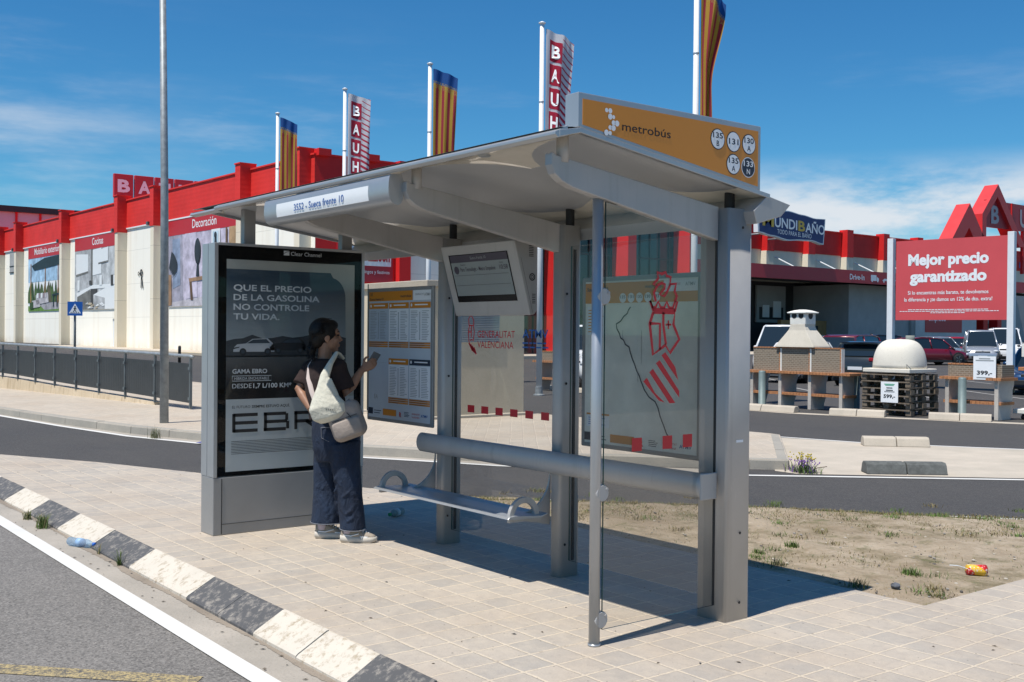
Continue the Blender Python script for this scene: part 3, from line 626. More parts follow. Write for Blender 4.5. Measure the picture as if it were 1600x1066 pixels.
# ------- printed panels
def lines(b,O,Rv,Uv,w,n,dz,h,mi,j=.4):
    for k in range(n):
        l=w*random.uniform(1-j,1); p=V(O)-V(Uv)*dz*k; b.face([p,p+V(Rv)*l,p+V(Rv)*l+V(Uv)*h,p+V(Uv)*h],mi)
def rect(b,P,u0,v0,u1,v1,mi,off=0):
    b.face([P(u0,v1,off),P(u1,v1,off),P(u1,v0,off),P(u0,v0,off)],mi)
def panelframe(name,x0,x1,z0,z1,y):
    f=MB(); f.b2((x0,y-.012,z0),(x1,y+.012,z1)); return f.build(name,ALUD,SH,bevel=.011,seg=3)
def logos(b,P,v,u0=.03):
    rect(b,P,u0,v,u0+.08,v+.05,1,1); lines(b,P(u0+.1,v+.022,1),X1,Z1,.12,2,.02,.006,1)
    rect(b,P,u0+.25,v,u0+.47,v+.05,0,1); text(b,'R',P(u0+.52,v+.05,1),X1,Z1,.04,None,4,.03)
    lines(b,P(u0+.6,v+.012,1),X1,Z1,.08,4,.011,.004,1); text(b,'GENERALITAT',P(u0+.72,v+.022,1),X1,Z1,.014,.12,4,0); text(b,'VALENCIANA',P(u0+.72,v+.046,1),X1,Z1,.014,.115,4,0); text(b,'ATMV',P(u0+.86,v+.034,1),X1,Z1,.022,.10,3,.02)
PRM=[ORG,NAVYD,GREYP,BLUE,REDP,WHTP,GLBL,GLPALE]
def timetable():
    x0,x1,z0,z1,y=-3.925,-2.90,.878,2.005,-.012; o=panelframe('timetable_panel',x0,x1,z0,z1,.0)
    b=MB(); P=lambda u,v,k=0:V((x0+.03+(x1-x0-.06)*u,-.0135-.0012*k,z1-.03-(z1-z0-.06)*v)); rect(b,P,0,0,1,1,6)
    rect(b,P,0,0,.72,.075,0,1); text(b,'135',P(.02,.032,2),X1,Z1,.025,None,1,.01); text(b,'Sueca frente 10',P(.02,.068,2),X1,Z1,.022,.22,1,.01); text(b,'metrobús',P(.53,.05,2),X1,Z1,.022,.16,1,.01)
    rect(b,P,.73,0,1,.075,5,1); text(b,'GENERALITAT',P(.76,.038,2),X1,Z1,.016,.13,2,0); text(b,'ATMV',P(.90,.045,2),X1,Z1,.024,.09,2,.01)
    for r,cols in ((0,(0,1,2)),(1,(1,2))):
        vo=.09+.435*r
        for c in cols:
            u=.005+.335*c; rect(b,P,u,vo,u+.32,vo+.045,1 if (r,c)==(1,2) else 0,1); b.disc(P(u+.03,vo+.022,2),X1,Z1,.013,12,5); lines(b,P(u+.08,vo+.025,2),X1,Z1,.2,1,.02,.01,5,.1)
            rect(b,P,u,vo+.05,u+.32,vo+.30,5 if c else 6,1)
            lines(b,P(u+.02,vo+.07,2),X1,Z1,.11,18,.0135,.004,2); lines(b,P(u+.19,vo+.07,2),X1,Z1,.11,18,.0135,.004,2)
            b.stroke([P(u+.16,vo+.075,3),P(u+.16,vo+.285,3)],.010,(0,-1,0),2); b.stroke([P(u+.16,vo+.085,4),P(u+.16,vo+.275,4)],.005,(0,-1,0),6)
            for q in range(3): rect(b,P,u,vo+.305+q*.016,u+.32,vo+.317+q*.016,0,1); lines(b,P(u+.01,vo+.314+q*.016,2),X1,Z1,.28,1,.01,.003,1,.5)
    rect(b,P,.02,.56,.30,.561,2,1); text(b,'EA',P(.10,.85,1),X1,Z1,.04,None,2,0); logos(b,P,.925,.0); b.build('print',PRM,o)
timetable()
def mappanel():
    x0,x1,z0,z1=-1.185,-.112,.89,2.005; o=panelframe('map_panel',x0,x1,z0,z1,.045)
    b=MB(); P=lambda u,v,k=0:V((x0+.04+(x1-x0-.08)*u,.045-.0135-.0012*k,z1-.03-(z1-z0-.06)*v)); rect(b,P,0,0,1,1,7)
    rect(b,P,0,.01,1,.135,0,1); rect(b,P,.72,.01,1,.075,5,2); text(b,'ATMV',P(.90,.045,3),X1,Z1,.022,.08,2,.01); text(b,'GENERALITAT',P(.76,.04,3),X1,Z1,.014,.10,4,0); text(b,'metrobús',P(.56,.05,3),X1,Z1,.022,.14,1,.01)
    text(b,'Sueca frente 10',P(.02,.06,3),X1,Z1,.026,.2,1,.01)
    for k,t in enumerate(('135','131','135','130','133')): b.disc(P(.36+.075*k,.105,3),X1,Z1,.031,18,5); text(b,t,P(.36+.075*k,.108,4),X1,Z1,.02,.045,1,.01,'C')
    rt=[(.43,.16),(.41,.18),(.40,.20),(.37,.215),(.34,.245),(.30,.262),(.305,.29),(.33,.32),(.34,.345),(.37,.36),(.385,.385),(.42,.40),(.43,.43),(.45,.47),(.47,.50),(.49,.54),(.515,.57),(.53,.60),(.56,.65),(.60,.69),(.655,.715),(.68,.75),(.70,.80),(.73,.85),(.755,.895),(.79,.925)]
    b.stroke([P(u,v,2) for u,v in rt],.009,(0,-1,0),1)
    for u,v,c in ((.36,.33,0),(.5,.575,0),(.53,.3,1)): b.stroke([P(u,v-.03,2),P(u,v+.03,2)] if not c else [P(u,v,2),P(u+.001,v+.2,2)],.003,(0,-1,0),2)
    rect(b,P,.02,.155,.20,.33,5,1); lines(b,P(.03,.18,2),X1,Z1,.15,8,.02,.006,0); rect(b,P,.02,.815,.24,.825,0,1); rect(b,P,.02,.83,.24,.90,5,1); lines(b,P(.04,.845,2),X1,Z1,.17,4,.014,.004,3)
    for k in range(14): u,v=random.uniform(.05,.9),random.uniform(.25,.85); b.stroke([P(u,v,1),P(u+random.uniform(-.1,.1),v+random.uniform(-.1,.1),1)],.003,(0,-1,0),5)
    logos(b,P,.935,.0); b.build('print',PRM,o)
mappanel()
# electronic display
def display():
    xl,xr=-2.44,-1.55; pr=[(-.26,2.265),(-.055,2.265),(-.055,1.79),(-.075,1.765),(-.115,1.758)]
    b=MB(); b.prism(pr,lambda u,v:(xl,u,v),lambda u,v:(xr,u,v)); b.b2((-2.3,-.055,2.05),(-1.7,.01,2.2)); o=b.build('display',ALU,SH,bevel=.008)
    T=V((0,-.26,2.265)); B_=V((0,-.115,1.758)); dn=(B_-T); nrm=V((0,dn.z,-dn.y)).normalized(); nrm=nrm if nrm.y<0 else -nrm; up=-dn.normalized()
    Q=lambda x,v,k=0:V((x,0,0))+T+dn*v+nrm*(.002+.0012*k)
    s=MB(); rr=lambda x0,v0,x1,v1,mi,k=0: s.face([Q(x0,v1,k),Q(x1,v1,k),Q(x1,v0,k),Q(x0,v0,k)],mi)
    rr(-2.36,.13,-1.65,.80,0); rr(-2.345,.14,-1.66,.24,1,1); rr(-2.345,.24,-1.66,.71,2,1)
    for v in (.42,.56): rr(-2.33,v,-1.68,v+.004,1,2)
    s.disc(Q(-2.29,.345,2),X1,up,.03,16,1); text(s,'Parc Tecnològic - Metro Empalme',Q(-2.24,.365,2),X1,up,.030,.42,1,.006); text(s,'10:58',Q(-1.77,.365,2),X1,up,.034,None,1,.006)
    text(s,'Sueca frente 10',Q(-2.0,.205,2),X1,up,.022,None,3,0,'C'); text(s,'Destino',Q(-2.23,.285,2),X1,up,.014,None,1,0); text(s,'Hora',Q(-1.76,.285,2),X1,up,.014,None,1,0)
    s.build('screen',[BLK,M('screen_violet',(.05,.042,.062),.3),M('screen_paper',(.22,.25,.25),.35,0,.04),GREYP],o)
    g=MB(); g.disc((xr+.001,-.10,2.02),Y1,Z1,.026,18,0,.018); g.disc((xr+.001,-.10,2.02),Y1,Z1,.013,12,0,.008)
    for k in range(7): z=2.16+.012*k; g.face([(xr+.001,-.13,z),(xr+.001,-.09,z),(xr+.001,-.09,z+.005),(xr+.001,-.13,z+.005)],0)
    for k in range(6): z=1.84+.012*k; g.face([(xr+.001,-.10,z),(xr+.001,-.07,z),(xr+.001,-.07,z+.005),(xr+.001,-.10,z+.005)],0)
    g.build('speaker_grille',BLKM,o)
    st=MB(); st.face([(xr+.0006,-.20,2.15),(xr+.0006,-.198,2.15),(xr+.0006,-.09,1.77),(xr+.0006,-.092,1.77)],0); st.build('casing_seam',BLKM,o)
display()
# ------------------------------------------------------------------ advertising panel
AD=empty('advertising_panel',(-4.1,-.68,0),'tall black framed advertising panel showing a car poster, beside the woman','advertising panel')
xf=-4.0; 
b=MB(); b.b2((-4.25,-1.361,0),(xf,-.005,.462)); o=b.build('plinth',ALUD,AD,bevel=.006)
b=MB(); b.b2((xf-.001,-1.29,.085),(xf+.004,-.03,.088)); b.b2((xf-.001,-1.293,.01),(xf+.004,-1.288,.45)); b.build('panel_seam',BLKM,o)
b=MB(); b.b2((-4.24,-1.352,.462),(xf-.02,-.012,2.331)); b.build('cabinet',ALUD,AD)
b=MB(); b.b2((-4.252,-1.363,.463),(-4.135,-1.330,2.334)); b.b2((-4.125,-1.363,.463),(xf+.002,-1.330,2.334)); b.b2((-4.252,-.03,.463),(xf+.002,-.002,2.334)); b.b2((-4.25,-1.33,2.316),(xf+.001,-.03,2.338)); b.build('edge_profile',ALUL,AD,bevel=.003)
b=MB(); b.b2((xf-.02,-1.329,.468),(xf-.004,-.031,2.315)); b.build('black_frame',M('frame_black',(.004,.004,.0045),.5,0,.1,spec=.1),AD)
pz=lambda v:2.208-1.705*v; py_=lambda u:-1.259+1.16*u
P=lambda u,v,k=0:V((xf-.0035+.0008*k,py_(u),pz(v)))
po=NB('poster_sky'); z=po.sep(po.tc.outputs['Object'])[2]
c=po.mix(po.ramp(z,1.58,2.05),(.32,.36,.38),(.030,.062,.098)); c=po.mix(po.ramp(po.noise(3,vec=po.mapv(scale=(1,.5,3))),.5,.75,0,.4),c,(.16,.20,.23)); po.link(c,po.b.inputs['Base Color']); po.b.inputs['Roughness'].default_value=.5
gp=NB('poster_ground'); z=gp.sep(gp.tc.outputs['Object'])[2]; c=gp.mix(gp.ramp(z,1.20,1.48),(.010,.010,.011),(.16,.16,.16)); gp.link(c,gp.b.inputs['Base Color']); gp.b.inputs['Roughness'].default_value=.5
PM=[WHTP,po.m,gp.m,M('poster_hill',(.055,.062,.070),.6,0,.2,4),M('poster_paper',(.55,.585,.60),.5,0,.04,3),M('poster_border',(.44,.45,.42),.5,0,.04),BLKM,M('car_print_dark',(.02,.022,.026),.5),M('car_print_white',(.55,.57,.60),.5),M('car_print_glass',(.035,.05,.065),.4),M('poster_type',(.50,.54,.56),.5,0,.02)]
p=MB(); rect(p,P,0,0,1,1,5)
cr=[(0,.045),(.80,.045)]+[(.80+.125*math.sin(R(a)),.17-.125*math.cos(R(a))*.82-.0) for a in range(10,91,10)]; 
p.face([P(u,v,1) for u,v in cr+[(.93,.46),(0,.46)]],1); p.face([P(0,.66,1),P(.93,.66,1),P(.93,.44,1),P(0,.44,1)],2)
hl=[(0,.455),(0,.385),(.06,.375),(.12,.372),(.19,.355),(.27,.372),(.34,.37),(.42,.36),(.5,.368),(.58,.362),(.66,.35),(.72,.352),(.80,.365),(.88,.36),(.93,.368),(.93,.455)]
p.face([P(u,v,2) for u,v in hl],3)
def minicar(u,v,s,mi):
    body=[(0,0),(.004,-.03),(.03,-.055),(.10,-.062),(.15,-.095),(.27,-.10),(.31,-.065),(.325,-.03),(.325,0)]
    p.face([P(u+a*s,v+c*s*.68,3) for a,c in body],mi); p.face([P(u+a*s,v+c*s*.68,4) for a,c in [(.105,-.062),(.155,-.09),(.26,-.094),(.29,-.064)]],9)
    for q in (.075,.27): p.disc(P(u+q*s,v,5),Y1,Z1,.027*s*1.16,16,7); p.disc(P(u+q*s,v,6),Y1,Z1,.014*s*1.16,12,9)
    p.face([P(u+a*s,v+c*s*.68,4) for a,c in [(.0,-.03),(.05,-.038),(.045,-.03),(.003,-.02)]],7)
minicar(.56,.425,.80,3); minicar(.32,.430,.88,7); minicar(.05,.436,.95,8)
rect(p,P,0,.66,1,1,4,2)
for k,t in enumerate(('QUE EL PRECIO','DE LA GASOLINA','NO CONTROLE','TU VIDA.')): text(p,t,P(.05,.146+.0455*k,4),Y1,Z1,.050,(.69,.766,.67,.40)[k],10,.02)
text(p,'GAMA EBRO',P(.045,.538,4),Y1,Z1,.036,.30,10,.02); text(p,'HÍBRIDA ENCHUFABLE',P(.06,.569,4),Y1,Z1,.024,.30,10,.0); text(p,'DESDE',P(.045,.608,4),Y1,Z1,.038,.165,10,.0); text(p,'1,7 L/100 KM*',P(.20,.608,4),Y1,Z1,.038,.34,10,.022)
fr=[(.045,.550),(.335,.550),(.335,.574),(.045,.574),(.045,.550)]; p.stroke([P(u,v,4) for u,v in fr],.004,(1,0,0),10)
text(p,'EL FUTURO',P(.045,.703,4),Y1,Z1,.022,.155,6,0); text(p,'SIEMPRE ESTUVO AQUÍ.',P(.19,.703,4),Y1,Z1,.022,.335,6,.016)
def ebro(u,ch):
    h,t=.088,.016; w_=.19
    Q=lambda a,v:P(u+a*w_,.735+v*h*.85,4)
    S=lambda pts:p.stroke([Q(*q) for q in pts],.027,(1,0,0),6)
    if ch=='E': S([(1,0),(.05,0)]); S([(1,.5),(.08,.5)]); S([(1,1),(.05,1)]); S([(.07,-.08),(.07,1.08)])
    if ch=='B': S([(0,0),(.9,0)]); S([(.05,.5),(.95,.5)]); S([(0,1),(.9,1)]); S([(.07,-.08),(.07,1.08)]); S([(.93,0),(.93,.45)]); S([(.97,.5),(.97,1)])
    if ch=='R': S([(0,0),(.9,0)]); S([(.05,.55),(.95,.55)]); S([(.07,-.08),(.07,1.08)]); S([(.93,0),(.93,.55)]); S([(.5,.55),(.97,1.08)])
    if ch=='O': S([(0,0),(1,0)]); S([(0,1),(1,1)]); S([(.05,0),(.05,1)]); S([(.95,0),(.95,1)])
for k,c in enumerate('EBRO'): ebro(.045+.235*k,c)
lines(p,P(.04,.86,4),Y1,Z1,.95,9,.0125,.0035,6,.12)
p.build('poster',PM,AD)
b=MB(); text(b,'Clear Channel',(xf-.0025,-.70,2.262),Y1,Z1,.034,.28,0,.0); b.face([(xf-.0025,-.765,2.262),(xf-.0025,-.715,2.262),(xf-.0025,-.715,2.300),(xf-.0025,-.765,2.300)],0); b.stroke([(xf-.0015,-.765,2.275),(xf-.0015,-.74,2.29),(xf-.0015,-.715,2.295)],.004,(1,0,0),1); b.build('lettering',[WHTP,BLK],AD)
pane_=MB(); pane_.face([(xf-.0005,-1.327,.47),(xf-.0005,-.033,.47),(xf-.0005,-.033,2.313),(xf-.0005,-1.327,2.313)]); pane_.build('front_glass',glass_mat('poster_glass',(.95,.96,.96),.5,(.0,.002)),AD)
# ------------------------------------------------------------------ the woman
NORECALC.add('front_glass')
WO=V((-3.3,-.571,0)); RR=V((.612,.791,0)); AA=V((-.791,.612,0))
def fp(x,y,a=0): return WO+RR*((x-540)/197)+AA*a+Z1*((840-y)/197)
def rm(o,vox,sm=6):
    m=o.modifiers.new('remesh','REMESH'); m.mode='VOXEL'; m.voxel_size=vox; m.use_smooth_shade=True
    s=o.modifiers.new('smooth','SMOOTH'); s.iterations=sm; s.factor=.5; return o
def fr(f): f=V(f).normalized(); return f,V((-f.y,f.x,0))
HF,HL=fr(RR*.93+AA*.36)      # head forward, left
TF,TL=fr(RR*.72+AA*.69)      # torso forward, left
def person():
    W=empty('person',WO,'woman in brown t-shirt and wide blue jeans by the advertising panel, holding a phone','person')
    skin=M('skin',(.30,.155,.095),.5,0,.1,12); hairm=M('dark_hair',(.006,.0045,.004),.5,0,.3,90,.5,120,spec=.3); tee=M('brown_cotton',(.022,.011,.010),.9,0,.25,6,.8,16)
    den=NB('dark_denim'); z=den.sep(den.tc.outputs['Object']); n=den.noise(7,detail=6); f=den.noise(600,detail=1)
    c=den.mix(den.ramp(n,.35,.72),(.004,.010,.028),(.010,.026,.062)); c=den.mix(den.ramp(f,.4,.7,0,.35),c,(.020,.032,.055)); den.link(c,den.b.inputs['Base Color']); den.b.inputs['Roughness'].default_value=.85; den.bump(den.noise(9,vec=den.mapv(scale=(1,1,.55)),detail=4,dist=1.2),.9,.03)
    # one continuous body: head with face, neck, torso, arms with hands, ankles
    b=MB(); hc=fp(511,525,-.0)
    H=lambda f,l,u:hc+HF*f+HL*l+Z1*u
    ax=(HF,HL,Z1)
    b.ell(H(-.015,0,.025),(.098,.074,.098),axes=ax); b.ell(H(.035,0,-.045),(.062,.060,.075),axes=ax); b.ell(H(.062,0,-.105),(.030,.032,.024),axes=ax)   # skull, face, chin
    b.ell(H(.060,0,.035),(.034,.055,.035),axes=ax)
    b.tube([H(.086,0,.020),H(.104,0,-.012),H(.117,0,-.030),H(.100,0,-.042)],[.010,.011,.014,.010],8)  # nose
    for s in(-1,1): b.ell(H(.100,s*.013,-.034),(.010,.009,.008),axes=ax); b.ell(H(-.012,s*.076,-.018),(.022,.010,.032),axes=ax); b.ell(H(-.004,s*.075,-.046),(.010,.008,.010),axes=ax); b.ell(H(.058,s*.034,-.035),(.03,.026,.03),axes=ax); b.ell(H(.085,s*.034,.022),(.012,.020,.009),axes=ax)
    b.ell(H(.094,0,-.068),(.012,.022,.007),axes=ax); b.ell(H(.091,0,-.080),(.012,.019,.008),axes=ax)    # lips
    b.tube([H(-.01,0,-.05),fp(508,556,.0),fp(507,572,.0)],[.055,.054,.062],14)
    b.tube([fp(508,566),fp(508,580),fp(508,610),fp(512,640),fp(518,665)],[(.10,.06),(.15,.085),(.145,.09),(.125,.085),(.14,.10)],18,ax=TL)
    def arm(p,r): b.tube(p,r,14)
    sR=fp(533,572,-.135); eR=fp(546,612,-.125); wR=fp(567,576,-.03)
    arm([sR,sR.lerp(eR,.5),eR,eR.lerp(wR,.3),wR],[.048,.044,.038,.040,.026])
    sL=fp(482,576,.135); eL=fp(466,609,.07); wL=fp(488,638,-.03)
    arm([sL,sL.lerp(eL,.5),eL,eL.lerp(wL,.3),wL],[.046,.042,.038,.038,.026])
    def hand(wr,d,pn,side,curl):     # d = finger direction, pn = palm normal, side = towards the little finger
        d,pn,side=V(d).normalized(),V(pn).normalized(),V(side).normalized()
        b.tube([wr,wr+d*.03,wr+d*.075,wr+d*.09],[(.026,.020),(.036,.018),(.040,.016),(.036,.013)],12,ax=side)
        for k,(o,l) in enumerate(((-.029,.070),(-.010,.078),(.010,.072),(.028,.056))):
            p=wr+d*.082+side*o; q=[p]; dd=d.copy()
            for j,fr_ in enumerate((.45,.32,.26)):
                dd=(dd+pn*curl*(.5+.35*j)).normalized(); q.append(q[-1]+dd*l*fr_)
            b.tube(q,[.0095,.009,.0082,.007],8)
        p=wr+d*.03-side*.028; b.tube([p,p-side*.022+d*.022+pn*.012,p-side*.022+d*.046+pn*.026,p-side*.012+d*.066+pn*.032],[.013,.011,.0095,.008],8)
    hand(wR,RR*.75+Z1*.42+AA*.2,AA*.65-RR*.45+Z1*.55,-Z1*.8+RR*.5,.75)
    hand(wL,RR*.72-Z1*.66,AA*.9+RR*.2,-Z1*.5-RR*.6,.35)
    for x,y,a in ((514,822,.07),(558,826,-.08)): b.tube([fp(521,662,a*.6),fp(x-2,y-70,a),fp(x,y,a)],[.075,.055,.038],12)
    o=rm(b.build('body',[skin],W),.0042,3)
    e=MB()
    for s in(-1,1): e.ell(H(.083,s*.034,.006),(.010,.014,.009),axes=ax,seg=10,rn=8)
    e.build('eyes',M('eye_dark',(.03,.02,.015),.2,0,0),o,smooth=True)
    e=MB()
    for s in(-1,1): e.tube([H(.092,s*.016,.031),H(.088,s*.036,.038),H(.072,s*.054,.033)],[.004,.005,.003],6)
    e.build('eyebrows',hairm,o)
    # hair: cap leaving the face free, tied at the nape
    b=MB(); b.ell(H(-.032,0,.038),(.112,.090,.108),axes=ax,seg=24,rn=16); b.ell(H(-.075,0,-.015),(.065,.072,.085),axes=ax); b.ell(H(.028,0,.085),(.062,.062,.045),axes=ax)
    b.tube([H(-.09,0,-.05),H(-.118,.005,-.10),H(-.122,.012,-.14),H(-.115,.02,-.165)],[.042,.040,.032,.012],12)
    for k in range(0): s=random.choice((-1,1)); z=random.uniform(-.03,.12); b.tube([H(.045-random.random()*.03,s*random.uniform(.05,.066),z*.5+.04),H(-.05,s*.088,z*.4+.01),H(-.12,s*.03,-.05)],[.006,.008,.006],5)
    hair=rm(b.build('hair',[hairm],W),.006,3)
    b=MB(); rnd=random.Random(11)
    for k in range(110):      # loose strands combed back to the knot and a few flyaways
        an=rnd.uniform(-1.9,1.9); u0=rnd.uniform(.2,1.0); j=lambda s:rnd.gauss(0,s)
        p0=H(.045-.03*abs(an),.088*math.sin(an)*.9,.145*math.cos(an*.75)*u0+.0); p1=H(-.06,.096*math.sin(an),.045+.10*math.cos(an)*u0); p2=H(-.128,.05*math.sin(an)+j(.008),.0+.03*math.cos(an)); p3=H(-.115+j(.01),j(.02),-.07)
        b.tube([p0,p1+V((j(.004),j(.004),j(.004))),p2,p3],[.0018,.003,.003,.0015],4)
    for k in range(40):
        s0=H(-.115+rnd.gauss(0,.012),rnd.gauss(0,.02),-.06); b.tube([s0,s0-HF*.012+V((rnd.gauss(0,.008),rnd.gauss(0,.008),-.05)),s0-HF*.004+V((rnd.gauss(0,.018),rnd.gauss(0,.018),-.115-rnd.random()*.03))],[.003,.004,.001],4)
    b.build('hair_strands',hairm,hair)
    # t-shirt
    b=MB()
    b.tube([fp(508,560),fp(508,565),fp(507,573),fp(506,590),fp(508,612),fp(512,634),fp(515,650)],[(.085,.075),(.155,.09),(.200,.108),(.212,.122),(.198,.125),(.186,.130),(.192,.138)],26,ax=TL)
    b.tube([sR-TL*-.03+Z1*.012,sR+Z1*.0,sR.lerp(eR,.5),sR.lerp(eR,.84)],[.068,.074,.074,.080],16)
    b.tube([sL-TL*.03+Z1*.012,sL,sL.lerp(eL,.45),sL.lerp(eL,.80)],[.068,.073,.072,.076],16)
    for k in range(26):   # folds
        t=random.uniform(0,1); y=585+60*t; an=random.uniform(2.2,5.6); q=lambda yy,aa: fp(509+(yy-590)*.12,yy)+(TL*math.cos(aa)*.182+TF*math.sin(aa)*.118)
        b.tube([q(y,an),q(y+9,an+.25),q(y+16,an+.2)],[.005,.012,.005],6)
    rm(b.build('t_shirt',[tee],W),.0075,4)
    # wide jeans
    b=MB(); JF,JL=fr(RR*.9+AA*.43)
    b.tube([fp(517,644),fp(518,655),fp(523,672),fp(528,695),fp(530,716)],[(.150,.135),(.162,.150),(.178,.178),(.180,.190),(.15,.165)],26,ax=JL)
    b.tube([fp(517,690,.06),fp(513,725,.075),fp(512,765,.08),fp(512,800,.08),fp(512,817,.08)],[(.115,.135),(.125,.122),(.126,.115),(.134,.124),(.136,.134)],20,ax=JL)
    b.tube([fp(538,690,-.07),fp(545,725,-.085),fp(550,765,-.085),fp(554,800,-.08),fp(556,821,-.08)],[(.125,.140),(.120,.112),(.112,.098),(.116,.098),(.122,.098)],20,ax=JL)
    for k in range(34):
        l=random.random()<.5; y=random.uniform(700,800); an=random.uniform(3.0,6.0); x,a=((516,.075) if l else (547+(y-730)*.09,-.085)); rr=.12 if l else .11
        q=lambda yy,aa:fp(x,yy,a)+(JL*math.cos(aa)+JF*math.sin(aa))*rr
        b.tube([q(y,an),q(y+10,an+.35),q(y+15,an+.7)],[.004,.014,.004],6)
    j=rm(b.build('jeans',[den.m],W),.0085,4)
    s=MB()   # stitching: pocket and belt seam, hems
    stm=M('denim_stitch',(.16,.17,.20),.8)
    for an0 in (3.6,):
        q=lambda u,v:fp(521,662+v*20)+(JL*math.cos(an0+u)*.172+JF*math.sin(an0+u)*.170)*1.035
        s.tube([q(-.35,.1),q(.35,.1)],.003,5); s.tube([q(-.35,.1),q(-.32,.9),q(0,1.15),q(.32,.9),q(.35,.1)],.0025,5)
    
    for cx,cy,a,ra,rb in ((512,815.5,.08,.138,.136),(556,820.5,-.08,.124,.100)):
        pts=[fp(cx,cy,a)+JL*ra*math.cos(R(t))+JF*rb*math.sin(R(t)) for t in range(0,361,15)]; s.tube(pts,.0035,5)
    s.tube([fp(517,646)+JL*.158*math.cos(R(t))+JF*.143*math.sin(R(t)) for t in range(0,361,15)],.003,5)
    s.build('stitching',stm,j)
    # trainers
    shm=[M('trainer_upper',(.33,.28,.225),.8,0,.12,30,.2,300),M('trainer_sole',(.52,.48,.42),.7,0,.06,20),M('trainer_trim',(.22,.20,.18),.8),M('sock_lilac',(.45,.40,.47),.9)]
    def shoe(hx,hy,a,d,ln,sh):
        d=V(d).normalized(); n=V((-d.y,d.x,0)); h=WO+RR*((hx-540)/197)+AA*a; h.z=0
        out=[(-.00,-.028),(.01,-.038),(.06,-.041),(.12,-.040),(.19,-.050),(.24,-.045),(.275,-.022),(.285,.0),(.275,.024),(.24,.044),(.19,.046),(.12,.036),(.06,.038),(.01,.036),(0,.027)]
        out=[(u*ln/.285,v) for u,v in out]; Q=lambda u,v,z:h+d*u+n*v+Z1*z
        t=MB(); up=lambda u:.012*max(0,(u/ln-.78)/.22)**2+.008*max(0,.12-u/ln)/.12
        t.rings([[Q(u*(.985)+.003,v*.93,up(u)*1.2) for u,v in out],[Q(u*1.01,v*1.06,.020+up(u)) for u,v in out],[Q(u,v,.046+.010*(u<.09)) for u,v in out]]); 
        so_=t.build('trainer',[shm[1]],W,smooth=True); 
        t=MB(); st=[(.008,.030,.125),(.04,.036,.120),(.075,.037,.112),(.11,.038,.122),(.15,.041,.104),(.20,.044,.080),(.245,.040,.066),(.272,.024,.055)]
        t.rings([[Q(u*ln/.285,wd*math.cos(2*math.pi*k/16),.044+(hh-.044)*max(-.1,math.sin(2*math.pi*k/16))) for k in range(16)] for u,wd,hh in st]); t.build('upper',[shm[sh]],so_,smooth=True)
        t=MB()
        for k in range(5): u=(.135+.02*k)*ln/.285; zt=.119-.012*k; t.tube([Q(u,-.026,zt-.014),Q(u+.006,0,zt+.003),Q(u,.026,zt-.014)],.0035,6)
        for sd in(-1,1): t.tube([Q(.03,sd*.037,.06),Q(.09*ln/.285,sd*.0405,.055),Q(.15,sd*.041,.072)],.004,5); t.tube([Q(.16,sd*.044,.05),Q(.22*ln/.285,sd*.046,.046)],.004,5)
        t.build('laces',[WHTP],so_)
        t=MB(); t.tube([Q(.055,0,.07),Q(.058,0,.16)],[.040,.042],14); t.build('sock',[shm[3]],so_,smooth=True)
    shoe(538,846,-.105,RR*.97-AA*.05,.285,0); shoe(493,838,.04,RR*.97+AA*.10,.27,0)
    return W,wR
W,wR=person()
# phone
b=MB(); pc=wR+RR*.080+Z1*.062+AA*.035; pu=(RR*.50+Z1*.80-AA*.1).normalized(); pn=(AA*.80-RR*.5+Z1*.3); pn=(pn-pu*pn.dot(pu)).normalized(); b.box(pc+pn*.012,(.070,.150,.009),axes=(pu.cross(pn),pu,pn)); 
tag(b.build('phone',M('phone_glass',(.10,.11,.12),.15,0,0),bevel=.004),'smartphone held up in the woman\'s right hand','phone')
# tote bag
def tote():
    t=empty('tote_bag',fp(524,655,-.2),'cream canvas tote bag hanging from the woman\'s right shoulder','tote bag')
    cv=M('cream_canvas',(.58,.56,.47),.9,0,.10,14,.9,26); b=MB()
    tp=fp(531,550,-.13)
    b.tube([fp(538,560,-.02),fp(534,552,-.09),tp,fp(524,566,-.215),fp(517,584,-.24),fp(516,602,-.255),fp(518,616,-.265),fp(521,630,-.275),fp(525,643,-.27),fp(528,651,-.255)],[(.016,.012),(.016,.012),(.018,.014),(.024,.016),(.038,.024),(.056,.034),(.100,.050),(.142,.062),(.138,.06),(.095,.035)],22,ax=RR)
    for k in range(30):
        x=random.uniform(-1,1); y0=590; b.tube([fp(523+4*x,588,-.262),fp(521+14*x,610,-.294+.03*x*x),fp(523+22*x,636,-.316+.05*x*x)],[.004,.016,.004],6)
    rm(b.build('pouch',[cv],t),.006,9)
    b=MB(); 
    for k in range(7):      # faint worn print
        u=-.05+.016*k; c=fp(524,634,-.335)+RR*(u+.01)-Z1*(.10*u)+AA*(1.6*u*u); b.box(c,(.009,.002,random.uniform(.006,.011)),axes=(RR,AA,Z1))
    b.build('worn_print',M('print_faded',(.16,.16,.15),.9),t)
tote()
